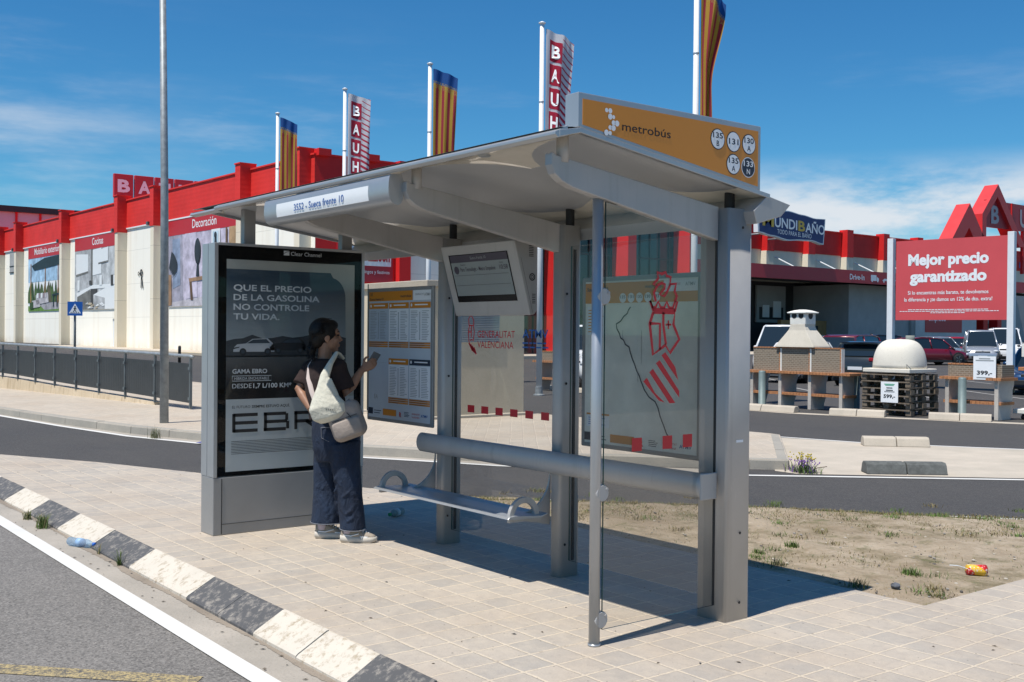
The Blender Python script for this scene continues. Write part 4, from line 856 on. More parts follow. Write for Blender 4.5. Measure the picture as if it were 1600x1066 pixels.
def shoulderbag():
    t=empty('shoulder_bag',fp(545,690,-.2),'taupe padded shoulder bag with a pale strap across the woman\'s back','bag')
    bm_=M('taupe_nylon',(.29,.245,.215),.75,0,.12,10,.7,22); c=fp(550,652,-.235); 
    ux=(RR*.92+Z1*.34).normalized(); uy=(Z1*.92-RR*.34).normalized(); dp=-AA
    b=MB(); 
    def rr_(hw,hh,r,z): return [c+ux*p[0]+uy*p[1]+dp*z for p in [(sx*(hw-r)+r*math.cos(R(a)),sy*(hh-r)+r*math.sin(R(a))) for sx,sy,a0 in((1,1,0),(-1,1,90),(-1,-1,180),(1,-1,270)) for a in range(a0,a0+91,18)]]
    b.rings([rr_(.115,.125,.05,-.05),rr_(.13,.142,.06,-.03),rr_(.132,.145,.06,.03),rr_(.118,.13,.055,.052),rr_(.08,.09,.05,.058)]); o=b.build('bag_body',bm_,t,smooth=True)
    b=MB(); c0=c; c=c0-uy*.055
    b.rings([rr_(.112,.066,.03,.045),rr_(.115,.068,.03,.072),rr_(.10,.055,.03,.082)]); b.build('front_pocket',bm_,t,smooth=True)
    c=c0; b=MB(); b.stroke([c+ux*x-uy*(-.025)+dp*.0645 for x in(-.10,0,.10)],.006,dp); b.stroke([c+ux*.03+uy*.06+dp*.061,c+ux*.055-uy*.0+dp*.066],.008,dp); b.build('zip',M('zip_dark',(.06,.05,.05),.6),t)
    b=MB(); b.tube([fp(493,561,-.01),fp(486,572,-.02),fp(486,590,-.075),fp(493,610,-.13),fp(503,632,-.17),fp(518,650,-.20)],[(.020,.005)]*6,10,ax=RR); b.build('strap',M('strap_pale',(.52,.44,.41),.8,0,.06,20),t,smooth=True)
    b=MB(); b.tube([fp(548,622,-.17),fp(556,632,-.18),fp(560,640,-.19)],[(.02,.006)]*3,10,ax=RR); b.build('strap',bm_,t,smooth=True)
shoulderbag()
# ------------------------------------------------------------------ litter
def bottle(name,loc,rot,label,cm,capm,L_=.24):
    t=empty(name,loc,label,'bottle'); pl=NB(name+'_pet'); n=pl.n; tr=n.new('ShaderNodeBsdfTransparent'); tr.inputs[0].default_value=cm+(1,); gl=n.new('ShaderNodeBsdfPrincipled'); gl.inputs['Base Color'].default_value=tuple(x*.75 for x in cm)+(1,); gl.inputs['Roughness'].default_value=.12
    mx=n.new('ShaderNodeMixShader'); mx.inputs[0].default_value=.30; pl.link(tr.outputs[0],mx.inputs[1]); pl.link(gl.outputs[0],mx.inputs[2]); pl.link(mx.outputs[0],n['Material Output'].inputs[0])
    ax=V((math.cos(rot),math.sin(rot),.0)); c=V(loc)+Z1*.036
    b=MB(); pr=[(.02,0),(.033,.006)]+[(.034-.004*(k%2),.02+.013*k) for k in range(10)]+[(.034,.155),(.030,.18),(.016,.205),(.0135,.222)]
    b.lathe(c,[(r,h*L_/.24) for r,h in pr],18,axis=ax); b.build('bottle_body',pl.m,t,smooth=True)
    b=MB(); b.lathe(c+ax*.222*L_/.24,[(.016,0),(.016,.016)],16,axis=ax); b.build('cap',capm,t,smooth=True)
    b=MB(); b.lathe(c+ax*.085*L_/.24,[(.0348,0),(.0348,.05)],18,axis=ax); b.build('wrapper',M(name+'_label',(.30,.46,.68) if cm[2]>.7 else (.45,.5,.48),.5),t,smooth=True)
bottle('water_bottle',(-4.93,-2.20,-.125),R(24),'crushed pale blue plastic water bottle lying in the gutter by the painted kerb',(.66,.79,.92),M('cap_blue',(.02,.12,.5),.4),.31)
bottle('plastic_bottle',(-4.0,.40,0),R(-62),'clear plastic bottle with green cap lying in the shelter shadow',(.62,.70,.68),M('cap_green',(.01,.28,.10),.4),.22)
b=MB(); cx=V((.27,2.30,.035)); ax=V((.55,.80,-.08)).normalized(); b.lathe(cx,[(.032,0),(.035,.003),(.0365,.05),(.040,.10),(.043,.128),(.040,.127),(.034,.06),(.001,.05)],20,axis=ax)
cp=NB('cup_print'); vv=cp.mapv(loc=(-.27,-2.3,-.035)); s=cp.math('SINE',cp.math('ADD',cp.math('MULTIPLY',cp.sep(vv)[1],48),cp.math('MULTIPLY',cp.sep(vv)[2],34))); c=cp.mix(cp.ramp(s,-.1,.1),(.55,.02,.02),(.70,.42,.03)); c=cp.mix(cp.ramp(cp.noise(60,detail=2),.60,.63),c,(.65,.6,.55)); cp.link(c,cp.b.inputs['Base Color'])
o=b.build('paper_cup',cp.m,smooth=True); tag(o,'crumpled red and yellow paper cup with straw lying on the bare soil','cup')
b=MB(); b.tube([cx+ax*.02,cx-ax*.04-Y1*.05+Z1*.03,cx-ax*.09-Y1*.06+Z1*.03],.003,6); b.build('straw',WHTP,o)
b=MB(); b.ell((0,0,.012),(.034,.026,.02),seg=10,rn=6)
for v in b.bm.verts: v.co+=V((random.gauss(0,.003),random.gauss(0,.003),random.gauss(0,.002)))
o=b.build('stone',M('stone_dark',(.10,.11,.13),.8,0,.2,30)); o.location=(.2,1.55,0); tag(o,'dark grey stone on the soil near the pavement edge','stone')
b=MB(); b.face([(0,0,.01),(.16,.02,.02),(.15,.10,.005),(.03,.09,.03)]); b.face([(.03,.09,.03),(.15,.10,.005),(.2,.16,.035),(.06,.15,.01)]); o=b.build('wrapper',M('wrapper_blue',(.07,.07,.25),.4)); o.location=(-12.0,1.62,-.12); tag(o,'crumpled blue wrapper at the foot of the far kerb','wrapper')
def debris():
    b=MB(); rnd=random.Random(5)
    for k in range(170):
        if k<110: x,y,z=rnd.uniform(-9,3),rnd.uniform(-1.85,1.2),.002
        else: x,y,z=rnd.uniform(-9,2),rnd.uniform(-2.32,-2.12),-.122
        s=rnd.uniform(.004,.013); a=rnd.uniform(0,6.28); d=V((math.cos(a),math.sin(a),0)); n=V((-d.y,d.x,0)); b.face([V((x,y,z))+d*s*1.5,V((x,y,z+.004))+n*s*.6,V((x,y,z))-d*s*1.5,V((x,y,z+.003))-n*s*.6],rnd.randint(0,1))
    return tag(b.build('debris',[M('debris_brown',(.10,.075,.05),.9),M('debris_grey',(.06,.06,.06),.9)]),'tiny dry leaves and grit scattered over the paving','debris',kind='stuff')
debris()
# ------------------------------------------------------------------ street furniture
b=MB(); b.tube([(-14.51,2.03,0),(-14.53,2.02,4),(-14.6,1.98,8.2)],[.078,.067,.054],18); lp=b.build('street_pole',GALV,smooth=True); tag(lp,'tall galvanised street pole on the far pavement','street pole')
b=MB(); b.tube([(-14.6,1.98,8.15),(-14.3,2.4,8.5),(-13.9,3.0,8.6)],[.04,.035,.03],10); b.build('bracket_arm',GALV,lp,smooth=True)
b=MB(); b.box((-13.7,3.3,8.6),(.28,.62,.10),rot=R(-33)); b.build('lamp_head',GALVD,lp,bevel=.03)
def fence():
    f=empty('railing',(-21.77,3.08,.1),'long dark slatted railing with galvanised top rail on a low concrete wall','railing')
    F=[(-31.5,1.75,.36),(-29.2,2.05,.33),(-27.74,2.30,.31),(-26.75,2.46,.28),(-25.6,2.62,.24),(-24.45,2.80,.2),(-23.2,2.97,.16),(-21.9,3.13,.13),(-20.56,3.31,.1),(-19.1,3.48,.06),(-17.4,3.62,0.02)]
    P=[V(p) for p in F]
    wb=MB(); rs=[]
    for p,q in zip(P,P[1:]+[P[-1]+(P[-1]-P[-2])]):
        t=(q-p).normalized(); n=V((t.y,-t.x,0)); rs.append([p+n*.02-Z1*(p.z-.0),p+n*.0+Z1*0.0,p-n*.25,p-n*.25-Z1*p.z])
        rs[-1][0].z=-.02; rs[-1][3].z=-.02
    wb.rings(rs[:-1]); o=wb.build('low_wall',CONCW); tag(o,'low stained concrete wall carrying the dark railing','wall')
    def up(p): return 1.22-.012*(p.x+27.7)
    for i,(p,q) in enumerate(zip(P,P[1:])):
        t=(q-p); ln=t.length; t.normalize(); n=V((t.y,-t.x,0)); b=MB(); k=int(ln/.095)
        for j in range(k):
            s=.05+(ln-.1)*(j+.5)/k; a=p+t*s; zb=p.z+(q.z-p.z)*s/ln+.11; zt=up(a)-.15; b.box(V((a.x,a.y,(zb+zt)/2))+n*.0,((ln-.1)/k*.95,.02,zt-zb),axes=(t,n,Z1))
        a=p+t*.05; c=q-t*.05
        b.box((a+c)/2+Z1*(.10+(up(a)-.16)-(a.z+c.z)/2*0-.06-.0)*0+Z1*((up(a)+up(c))/2-.2-(a.z+c.z)/2)-n*.014,(ln-.1,.012,.05),axes=(t,n,Z1)); b.box((a+c)/2+Z1*.2-n*.014,(ln-.1,.012,.05),axes=(t,n,Z1))
        b.build('slat_panel',M('railing_dark_slats',(.042,.045,.048),.5,.2,.15,2),f)
    for p in P:
        b=MB(); b.box((p.x,p.y,(p.z+up(p))/2),(.05,.05,up(p)-p.z+.01)); b.box((p.x,p.y-.03,p.z+.2),(.10,.03,.06)); b.box((p.x,p.y-.03,up(p)-.25),(.10,.03,.06)); b.build('post',GALVD,f)
    b=MB(); b.tube([V((p.x,p.y,up(p))) for p in P]+[V((P[-1].x+.1,P[-1].y+.01,up(P[-1])-.02))],.036,10); b.build('top_rail',GALV,f,smooth=True)
fence()
def crossing():
    t=empty('crossing_sign',(-43.67,8.64,-.13),'blue pedestrian crossing sign on a post behind the railing','road sign'); c=V((-43.65,8.64,2.52)); n=V((.93,-.26,0)).normalized(); r=V((-n.y,n.x,0))
    b=MB(); b.tube([(-43.72,8.66,-.13),(-43.72,8.66,2.85)],.05,10); b.build('post',GALVD,t,smooth=True)
    b=MB(); b.box(c,(.03,.60,.60),axes=(n,r,Z1)); p=b.build('sign_plate',M('sign_blue',(.005,.10,.42),.4,0,.04),t)
    b=MB(); q=lambda u,v,k=0: c+n*(.017+.003*k)+r*u+Z1*v
    b.face([q(-.24,-.2),q(.24,-.2),q(0,.22)],0)
    b.disc(q(.0,.09,1),r,Z1,.03,12,1); b.stroke([q(0,.06,1),q(-.01,-.05,1)],.05,n,1); b.stroke([q(-.01,-.04,1),q(-.07,-.14,1)],.028,n,1); b.stroke([q(-.01,-.04,1),q(.05,-.14,1)],.028,n,1); b.stroke([q(.0,.04,1),q(.06,-.02,1)],.022,n,1); b.stroke([q(.0,.04,1),q(-.06,-.01,1)],.022,n,1)
    for k in range(5): b.stroke([q(-.17+.08*k,-.19,1),q(-.14+.07*k,-.15,1)],.03,n,1)
    b.build('pictogram',[WHTP,BLKM],p)
crossing()
b=MB(); b.lathe((-46.0,14.1,-.02),[(.07,0),(.07,.85),(.05,.92)],12); tag(b.build('bollard',BLKM,smooth=True),'slim black bollard in front of the left facade','bollard')
def kiosk():
    x0,x1,y0,y1=-18.2,-12.76,6.40,8.72; h=2.5
    t=empty('utility_hut',((x0+x1)/2,(y0+y1)/2,0),'beige rendered utility hut with louvre behind the shelter','hut')
    b=MB(); b.b2((x0,y0,0),(x1,y1,h)); b.build('wall',KIOSK,t,bevel=.01)
    b=MB(); b.b2((x0-.06,y0-.06,h),(x1+.06,y1+.06,h+.12)); b.build('roof',CONC,t,bevel=.01)
    b=MB(); b.b2((x0-.05,y0-.05,0),(x1+.16,y1+.05,.05)); b.build('plinth',CONC,t,bevel=.01)
    b=MB(); 
    for k in range(16): z=1.46+.034*k; b.prism([(0,0),(.025,-.012),(.025,.0),(0,.026)],lambda u,v:(x1+u,7.0,z+v),lambda u,v:(x1+u,8.08,z+v))
    b.build('louvre',M('louvre_grey',(.36,.37,.37),.5),t)
    b=MB(); rnd=random.Random(2); wv=[]
    for k in range(13): 
        x=-14.75+.30*rnd.random(); z=.55+k*.13; s=[(x+rnd.uniform(-.3,.3),y0-.004,z+rnd.uniform(-.1,.15)) for i in range(4)]; b.stroke(s,.05,(0,-1,0),rnd.choice((0,0,1)))
    for x in (-15.6,-16.4,-17.2):
        for k in range(6): s=[(x+rnd.uniform(-.4,.4),y0-.004,.5+k*.25+rnd.uniform(-.1,.1)) for i in range(4)]; b.stroke(s,.05,(0,-1,0),rnd.choice((0,1)))
    b.build('graffiti',[BLKM,M('graffiti_blue',(.15,.30,.45),.6)],t)
kiosk()
# ------------------------------------------------------------------ flag poles and flags
fcl=NB('senyera_cloth'); uv=fcl.sep(fcl.tc.outputs['UV']); U_,V_=uv[0],uv[1]
st=fcl.math('GREATER_THAN',fcl.math('FRACT',fcl.math('ADD',fcl.math('MULTIPLY',U_,4),.12)),.56)
c=fcl.mix(st,(.50,.30,.04),(.38,.035,.055)); blu=fcl.math('GREATER_THAN',V_,.885); c=fcl.mix(blu,c,(.012,.085,.30))
tr=fcl.math('MULTIPLY',fcl.math('GREATER_THAN',V_,.845),fcl.math('LESS_THAN',V_,.905)); vz=fcl.math('GREATER_THAN',fcl.noise(34,vec=fcl.mapv(src=fcl.tc.outputs['UV'],scale=(1,4,1)),detail=1),.53); c=fcl.mix(fcl.math('MULTIPLY',tr,vz),c,(.45,.34,.10))
fcl.link(c,fcl.b.inputs['Base Color']); fcl.b.inputs['Roughness'].default_value=.8
def transl(nb,col):
    n=nb.n; tr=n.new('ShaderNodeBsdfTranslucent'); nb.set(tr.inputs[0],col); mx=n.new('ShaderNodeMixShader'); mx.inputs[0].default_value=.45; nb.link(nb.b.outputs[0],mx.inputs[1]); nb.link(tr.outputs[0],mx.inputs[2]); nb.link(mx.outputs[0],n['Material Output'].inputs[0])
transl(fcl,c)
bcl=NB('banner_cloth'); uv=bcl.sep(bcl.tc.outputs['UV']); U_,V_=uv[0],uv[1]
thick=bcl.ramp(V_,0,1,.85,.12); sp=bcl.math('MULTIPLY',bcl.math('LESS_THAN',bcl.math('FRACT',bcl.math('ADD',bcl.math('MULTIPLY',V_,25),bcl.math('MULTIPLY',U_,1.2))),thick),bcl.math('GREATER_THAN',U_,.60))
c=bcl.mix(sp,(.62,.62,.66),(.46,.02,.055)); bcl.link(c,bcl.b.inputs['Base Color']); bcl.b.inputs['Roughness'].default_value=.8; transl(bcl,c)
bred=NB('banner_red'); bred.b.inputs['Base Color'].default_value=(.46,.02,.055,1); transl(bred,(.46,.02,.055,1))
POLES=[(-35.7,14.19,0),(-30.13,14.16,1),(-25.13,14.52,0),(-19.28,14.43,1),(-13.73,14.72,0)]
WHERE=['leftmost, farthest from the camera','second from the left','third from the left, beside the roof middle','fourth from the left, behind the shelter sign','rightmost, nearest to the camera']
# per flag: droop of the outer top corner, direction, width by height, fold amplitude
FS=[dict(dr=.30,w=.70,am=.06,end=1.0,cur=0),dict(dr=.26,w=.84,am=.10,end=.95,cur=.15),dict(dr=.32,w=.80,am=.07,end=.9,cur=.1),dict(dr=.42,w=.80,am=.12,end=.8,cur=.2),dict(dr=.85,w=.62,am=.16,end=.55,cur=.3)]
for i,((x,y,kd),wh,f) in enumerate(zip(POLES,WHERE,FS)):
    zb=gz(x,y); t=empty('flagpole',(x,y,zb),'white flagpole, '+wh,'flagpole','white flagpoles in a row')
    H_=10.32+(.3 if i==4 else 0); b=MB(); b.tube([(x,y,zb),(x,y,4),(x,y,H_)],[.085,.078,.062],14); b.build('pole',POLEW,t,smooth=True)
    b=MB(); b.lathe((x,y,H_),[(.06,0),(.10,.03),(.10,.05),(.02,.09)],14); b.build('finial',POLEW,t,smooth=True)
    for z in (H_-2.2,H_-4.1,H_-6): 
        b=MB(); b.lathe((x,y,z),[(.074,0),(.074,.04)],12); b.build('joint_ring',ALUL,t)
    b=MB(); b.lathe((x,y,zb),[(.16,0),(.16,.03),(.11,.05),(.10,.25)],14); b.build('base_plate',GALV,t)
    D=V((.60,.80,0)); Nn=V((.80,-.60,0)); o0=V((x,y,0))+D*.11; ht=5.0 if kd else 3.95; top=H_-.12
    def cl(u,v,f=f,o0=o0,top=top,ht=ht,i=i,D=D,Nn=Nn,k=0):   # u across 0..1, v down 0..1
        ph=7.5*u+2.2*v+i; narrow=1-(1-f['end'])*min(1,v*1.6)
        if i==4: narrow=1-.52*math.sin(min(1,v/.62)*math.pi*.5)**2+.22*max(0,v-.5)
        s=f['w']*u*narrow-f['cur']*u*u*.4*v
        off=f['am']*1.25*(math.sin(ph)*u**.7)+.075*math.sin(13*u+3*v+.8*math.sin(5*v))*u**.6+.25*u*u*f['cur']
        return o0+D*s+Nn*(off+.004*k)+Z1*(top-ht*v-f['dr']*(u**1.3)*(1-.5*v))
    b=MB(); nu,nv=26,60; uvl=b.bm.loops.layers.uv.new('UVMap')
    G=[[b.bm.verts.new(cl(a/nu,c_/nv)) for c_ in range(nv+1)] for a in range(nu+1)]
    for a in range(nu):
        for c_ in range(nv):
            fc=b.bm.faces.new((G[a][c_],G[a+1][c_],G[a+1][c_+1],G[a][c_+1]))
            for lo,(p,q) in zip(fc.loops,((a,c_),(a+1,c_),(a+1,c_+1),(a,c_+1))): lo[uvl].uv=(p/nu,1-q/nv)
    lab=[('yellow and red striped flag with blue top band, '+('on the leftmost pole' if i==0 else 'on the middle pole' if i==2 else 'twisted on the rightmost pole')),('white banner with red lettered squares, '+('on the pole second from the left' if i==1 else 'on the pole just left of the orange shelter sign'))][kd]
    NORECALC.add('flag'); fo=b.build('flag',[fcl.m if kd==0 else bcl.m],smooth=True); tag(fo,lab,'flag','flags on the white poles')
    if kd==1:
        b=MB()
        for k,ch in enumerate('BAUHAUS'):
            v0=.05+.134*k; n=8
            for a in range(n):
                for c_ in range(n):
                    q=lambda p,r:cl(.15+.44*p/n,v0+.118*r/n,k=3)
                    b.face([q(a,c_),q(a+1,c_),q(a+1,c_+1),q(a,c_+1)],0)
            text(b,ch,(0,0,0),X1,Z1,.37,.245/f['w'],1,.03,'C',warp=lambda X,Y,v0=v0:cl(.37+X,v0+.097-Y/ht,k=6))
        b.build('banner_print',[bred.m,WHTP],fo)
# ------------------------------------------------------------------ store
def store():
    S=empty('store_building',(-51.4,24,0),'big cream and red store building with murals on the left facade','store building')
    A=V((-51.4,24.0,0)); U=V((-1,-.033,0)).normalized(); Nf=V((.033,-1,0)).normalized(); Rr=-U
    F=lambda s,z,o=0:A+U*s+Nf*o+Z1*z
    def fb(b,s0,s1,z0,z1,o0,o1,mi=0): b.box((F(s0,z0,o0)+F(s1,z1,o1))/2,(abs(s1-s0),abs(o1-o0),abs(z1-z0)),mi,axes=(Rr,Nf,Z1))
    b=MB(); fb(b,0,95,0,9.6,-14,0); b.build('wall',CREAM,S)
    b=MB(); fb(b,0,95,9.6,11.75,-14,.06); fb(b,-.06,95,11.75,11.85,-14,.14); b.build('parapet',REDC,S)
    b=MB(); fb(b,0,95,9.52,9.62,-.02,.10); b.build('trim',WHT,S)
    for s0,s1 in [(q,q-.62) for q in (79,72.8,65.4,58.6,44.3,30.4,23.0,8.75,1.1)]:
        b=MB(); fb(b,s0,s1,0,9.25,-.3,.75); b.build('pilaster',CREAM2,S)
        b=MB(); fb(b,s0+.05,s1-.05,9.25,12.1,-.3,.80); fb(b,s0+.1,s1-.1,12.1,12.18,-.3,.86); b.build('pilaster_cap',REDC,S)
        b=MB(); fb(b,s0+.5,s0+.2,9.35,9.6,.1,.9); b.build('floodlight',GALVD,S)
    for s0,s1,z0,z1 in ((62.9,59,7.4,9.4),(69.8,66,7.4,9.4)):
        b=MB(); fb(b,s0,s1,z0,z1,0,.03,0); fb(b,s0,s1,z0+.55,z0+.63,0,.06,1); fb(b,s0,s1,z0-.08,z0,0,.08,1); b.build('window_band',[GREYW,MULL],S)
    b=MB(); fb(b,32.7,30.6,.1,2.55,0,.05,0); fb(b,32.55,31.68,.15,2.35,.05,.09,1); fb(b,31.62,30.75,.15,2.35,.05,.09,1); fb(b,32.6,30.7,2.32,2.52,.05,.1,2); fb(b,32.2,31.95,1.5,1.75,.09,.1,2); fb(b,31.3,31.05,1.5,1.75,.09,.1,2); b.build('door',[CREAM2,WHT,GREYP],S)
    # wall scissors emblem
    b=MB(); c=F(26.6,5.75,.06); b.disc(c+Z1*.25,Rr,Z1,.28,16,0,.13); b.disc(c-Rr*.55+Z1*.2,Rr,Z1,.16,12,0,.08); b.stroke([c+Z1*.1,c-Rr*.05-Z1*.9],.13,Nf,0); b.stroke([c+Z1*.1,c+Rr*.35-Z1*.95],.13,Nf,0); b.stroke([c-Rr*.4+Z1*.2,c+Z1*.25],.07,Nf,0); b.build('emblem',MULL,S)
    # murals
    def mural(s0,s1,title,cols):
        b=MB(); fb(b,s0,s1,3.33,9.52,0,.05,0); fb(b,s0,s1,8.42,9.52,.05,.075,1)
        text(b,title,F((s0+s1)/2,8.74,.08),Rr,Z1,.62,None if len(title)<12 else 7.6,2,.01,'C'); return b,lambda u,v,k=0:F(s0+(s1-s0)*u,8.42-5.09*v,.055+.012*k)
    pm=lambda n,c,r=.7,v=.12,s=3,bu=0:M('mural_'+n,c,r,0,.38,1.3)
    b,P=mural(56.2,44.5,'Mobiliario exterior',0); f=lambda pts,mi,k=1:b.face([P(u,v,k) for u,v in pts],mi)
    rnd=random.Random(4)
    f([(0,0),(1,0),(1,.45),(0,.45)],3,.5); f([(0,.9),(1,.86),(1,1),(0,1)],4,.5); f([(.25,.84),(1,.80),(1,.96),(.45,.98)],5,1)
    for k in range(60): u=rnd.random(); h=rnd.uniform(.12,.42); w_=rnd.uniform(.02,.05); f([(u-w_,.84),(u-w_*.9,.84-h*.6),(u,.84-h),(u+w_*.8,.84-h*.5),(u+w_,.84)],rnd.choice((6,7,8)),1.5+k*.02)
    for u in (.08,.47,.80,.95): f([(u-.008,.1),(u+.008,.1),(u+.01,.86),(u-.01,.86)],9,3)
    f([(.1,.14),(.45,.02),(1,.0),(1,.16),(.5,.21),(.17,.23)],10,3.5)
    for q in ([(.22,.70),(.55,.66),(.57,.84),(.24,.88)],[(.12,.80),(.32,.78),(.34,.92),(.13,.94)]): f(q,11,4)
    for k in range(5): u=.25+.055*k; f([(u,.67),(u+.05,.66),(u+.05,.75),(u,.76)],rnd.choice((2,11,12)),5)
    f([(.66,.70),(.93,.67),(.93,.70),(.66,.73)],10,5)
    for u in (.68,.77,.9): f([(u,.72),(u+.02,.72),(u+.02,.92),(u,.93)],10,5)
    f([(.06,.84),(.16,.82),(.16,.95),(.06,.96)],6,5)
    b.build('mural',[WHTP,REDP,WHT,pm('sky',(.33,.50,.66)),pm('lawn',(.12,.25,.04)),pm('terrace',(.33,.32,.34)),pm('hedge',(.03,.07,.02)),pm('hedge2',(.06,.11,.03)),pm('hedge3',(.10,.09,.05)),pm('wood',(.36,.17,.06)),pm('parasol',(.012,.035,.045)),pm('sofa',(.45,.43,.45)),pm('cushion',(.25,.2,.22))],S)
    b,P=mural(42.2,30.55,'Cocinas',0); f=lambda pts,mi,k=1:b.face([P(u,v,k) for u,v in pts],mi)
    f([(0,0),(1,0),(1,1),(0,1)],3,.5); f([(0,0),(.36,0),(.36,.62),(0,.68)],4,1); f([(.36,.0),(.40,0),(.40,.6),(.36,.6)],5,1.2); f([(.03,.05),(.30,.08),(.30,.36),(.03,.40)],2,2); f([(.03,.40),(.30,.36),(.30,.39),(.03,.44)],5,2)
    f([(.40,.02),(.58,.0),(.58,.42),(.40,.44)],2,2); f([(.47,.05),(.72,.0),(.72,.22),(.52,.24)],2,3); f([(.52,.24),(.72,.22),(.72,.245),(.52,.265)],5,3); f([(.04,.72),(.40,.60),(1,.60),(1,.66),(.45,.66),(.06,.78)],2,2); f([(.06,.78),(.36,.66),(.36,1),(.06,1)],5,2); f([(.36,.66),(.5,.66),(.5,1),(.36,1)],6,2.2)
    f([(.42,.76),(.72,.64),(.98,.68),(.66,.82)],2,3); f([(.42,.76),(.66,.82),(.66,1),(.42,1)],4,3); f([(.66,.82),(.98,.68),(.98,1),(.66,1)],2,3.2)
    for u,v,h,mi in ((.55,.45,.16,2),(.78,.46,.17,6),(.83,.47,.14,2),(.07,.5,.18,2),(.33,.52,.07,6)): f([(u,v),(u+.05,v),(u+.05,v+h),(u,v+h)],mi,4)
    f([(.90,.66),(.93,.65),(.92,.86),(.89,.84)],6,5)
    for k in range(16): u=rnd.uniform(.25,.62); v=rnd.uniform(.9,.99); f([(u,v),(u+.06,v-.03),(u+.07,v),(u+.02,v+.01)],rnd.choice((2,4,7)),5+.1*k)
    b.build('mural',[WHTP,REDP,WHT,pm('kitchen_wall',(.48,.50,.51),.7,.08,.6),pm('kitchen_grey',(.40,.41,.42)),pm('kitchen_dark',(.16,.16,.15)),pm('kitchen_black',(.05,.05,.05)),pm('kitchen_cream',(.5,.42,.3))],S)
    b,P=mural(21.3,8.9,'Decoración',0); f=lambda pts,mi,k=1:b.face([P(u,v,k) for u,v in pts],mi)
    f([(0,0),(1,0),(1,1),(0,1)],3,.5); f([(.0,0),(.2,0),(.22,.92),(.0,.98)],4,1); f([(.06,.05),(.17,.05),(.18,.7),(.07,.75)],5,2); f([(.24,.0),(.40,.0),(.42,.88),(.26,.9)],3,2); f([(0,.95),(1,.80),(1,1),(0,1)],6,2)
    f([(.30,.62),(.52,.60),(.53,.65),(.31,.67)],7,4); f([(.31,.67),(.34,.66),(.36,.92),(.33,.92)],8,4); f([(.49,.65),(.51,.65),(.53,.9),(.51,.9)],8,4)
    b.ell(P(.42,.26,5),(.5,.06,.9),9,axes=(Rr,Nf,Z1),seg=12,rn=8); f([(.41,.42),(.43,.42),(.44,.6),(.40,.6)],9,4)
    f([(.60,-.0),(.71,-.0),(.71,.34),(.60,.36)],2,4); f([(.62,.03),(.69,.03),(.69,.30),(.62,.32)],10,5); f([(.645,.10),(.67,.10),(.675,.26),(.64,.27)],9,6); b.disc(P(.655,.08,6),Rr,Z1,.22,10,9)
    f([(.56,.78),(.62,.5),(.95,.48),(1,.56),(1,.90),(.58,.93)],5,6); f([(.58,.5),(.66,.48),(.67,.72),(.60,.74)],11,7); f([(.68,.47),(.76,.47),(.76,.70),(.69,.72)],12,7); f([(.55,.9),(.6,.88),(.6,1),(.56,1)],8,7)
    for k in range(14): a=-1.2+.17*k; f([(.02,.45),(.02+.10*math.cos(a),.40+.20*math.sin(a)),(.02+.12*math.cos(a)+.01,.46+.2*math.sin(a))],9,5+.1*k)
    f([(-.0,.55),(.05,.55),(.06,.98),(0,.99)],7,4); f([(.78,0),(.80,0),(.80,.5),(.78,.5)],8,5); f([(.82,0),(1,0),(1,.45),(.82,.45)],13,4)
    b.build('mural',[WHTP,REDP,WHT,pm('room_wall',(.50,.46,.56),.7,.06,.6),pm('room_curtain',(.32,.31,.38)),pm('room_sofa',(.24,.30,.42)),pm('room_rug',(.45,.43,.47)),pm('room_table',(.28,.17,.10)),pm('room_brown',(.12,.07,.04)),pm('room_dark',(.02,.03,.04)),pm('room_print',(.40,.52,.60)),pm('room_teal',(.0,.19,.26)),pm('room_teal2',(.0,.22,.36)),pm('room_tan',(.40,.26,.14))],S)
    # red corner and glazed entrance front (facing the car park)
    b=MB(); b.b2((-58,24.0,0),(-51.4,30.0,11.75)); b.b2((-58,23.98,11.75),(-51.32,30.05,11.86)); b.b2((-51.6,27.2,11.7),(-51.0,28.0,12.1)); b.b2((-51.6,24.0,11.7),(-51.0,24.8,12.1)); b.build('corner_wall',REDW,S)
    b=MB(); b.b2((-51.4,25.4,4.6),(-51.32,29.15,8.1),0); b.b2((-51.32,25.6,5.55),(-51.29,29.0,7.9),1); text(b,'Lunes a sábado',(-51.27,25.7,7.3),Y1,Z1,.42,3.1,2,.02); text(b,'9:00h - 22:00h',(-51.27,25.7,5.85),Y1,Z1,.62,3.2,0,.04); text(b,'Abierto domingos y festivos',(-51.3,25.7,5.1),Y1,Z1,.22,3.2,1,0); b.build('hours_board',[REDD,WHTP,NAVYD],S)
    b=MB(); b.b2((-58,30,0),(-52.6,56,11.4)); b.build('glazed_front',GLZ,S)
    b=MB()
    for z in (2.8,5.0,7.2,9.4): b.b2((-52.6,30,z),(-52.52,56,z+.12))
    for k in range(27): b.b2((-52.6,30+k,0),(-52.5,30.09+k,11.4))
    b.build('mullions',MULL,S)
    for y in (29.7,36.0,42.3,48.6,54.9): b=MB(); b.b2((-52.55,y-.35,0),(-50.9,y+.45,11.9)); b.build('column',REDW,S)
    b=MB(); b.b2((-60,30,11.4),(-51.9,56,12.0)); b.build('front_parapet',REDW,S)
    return S
store()
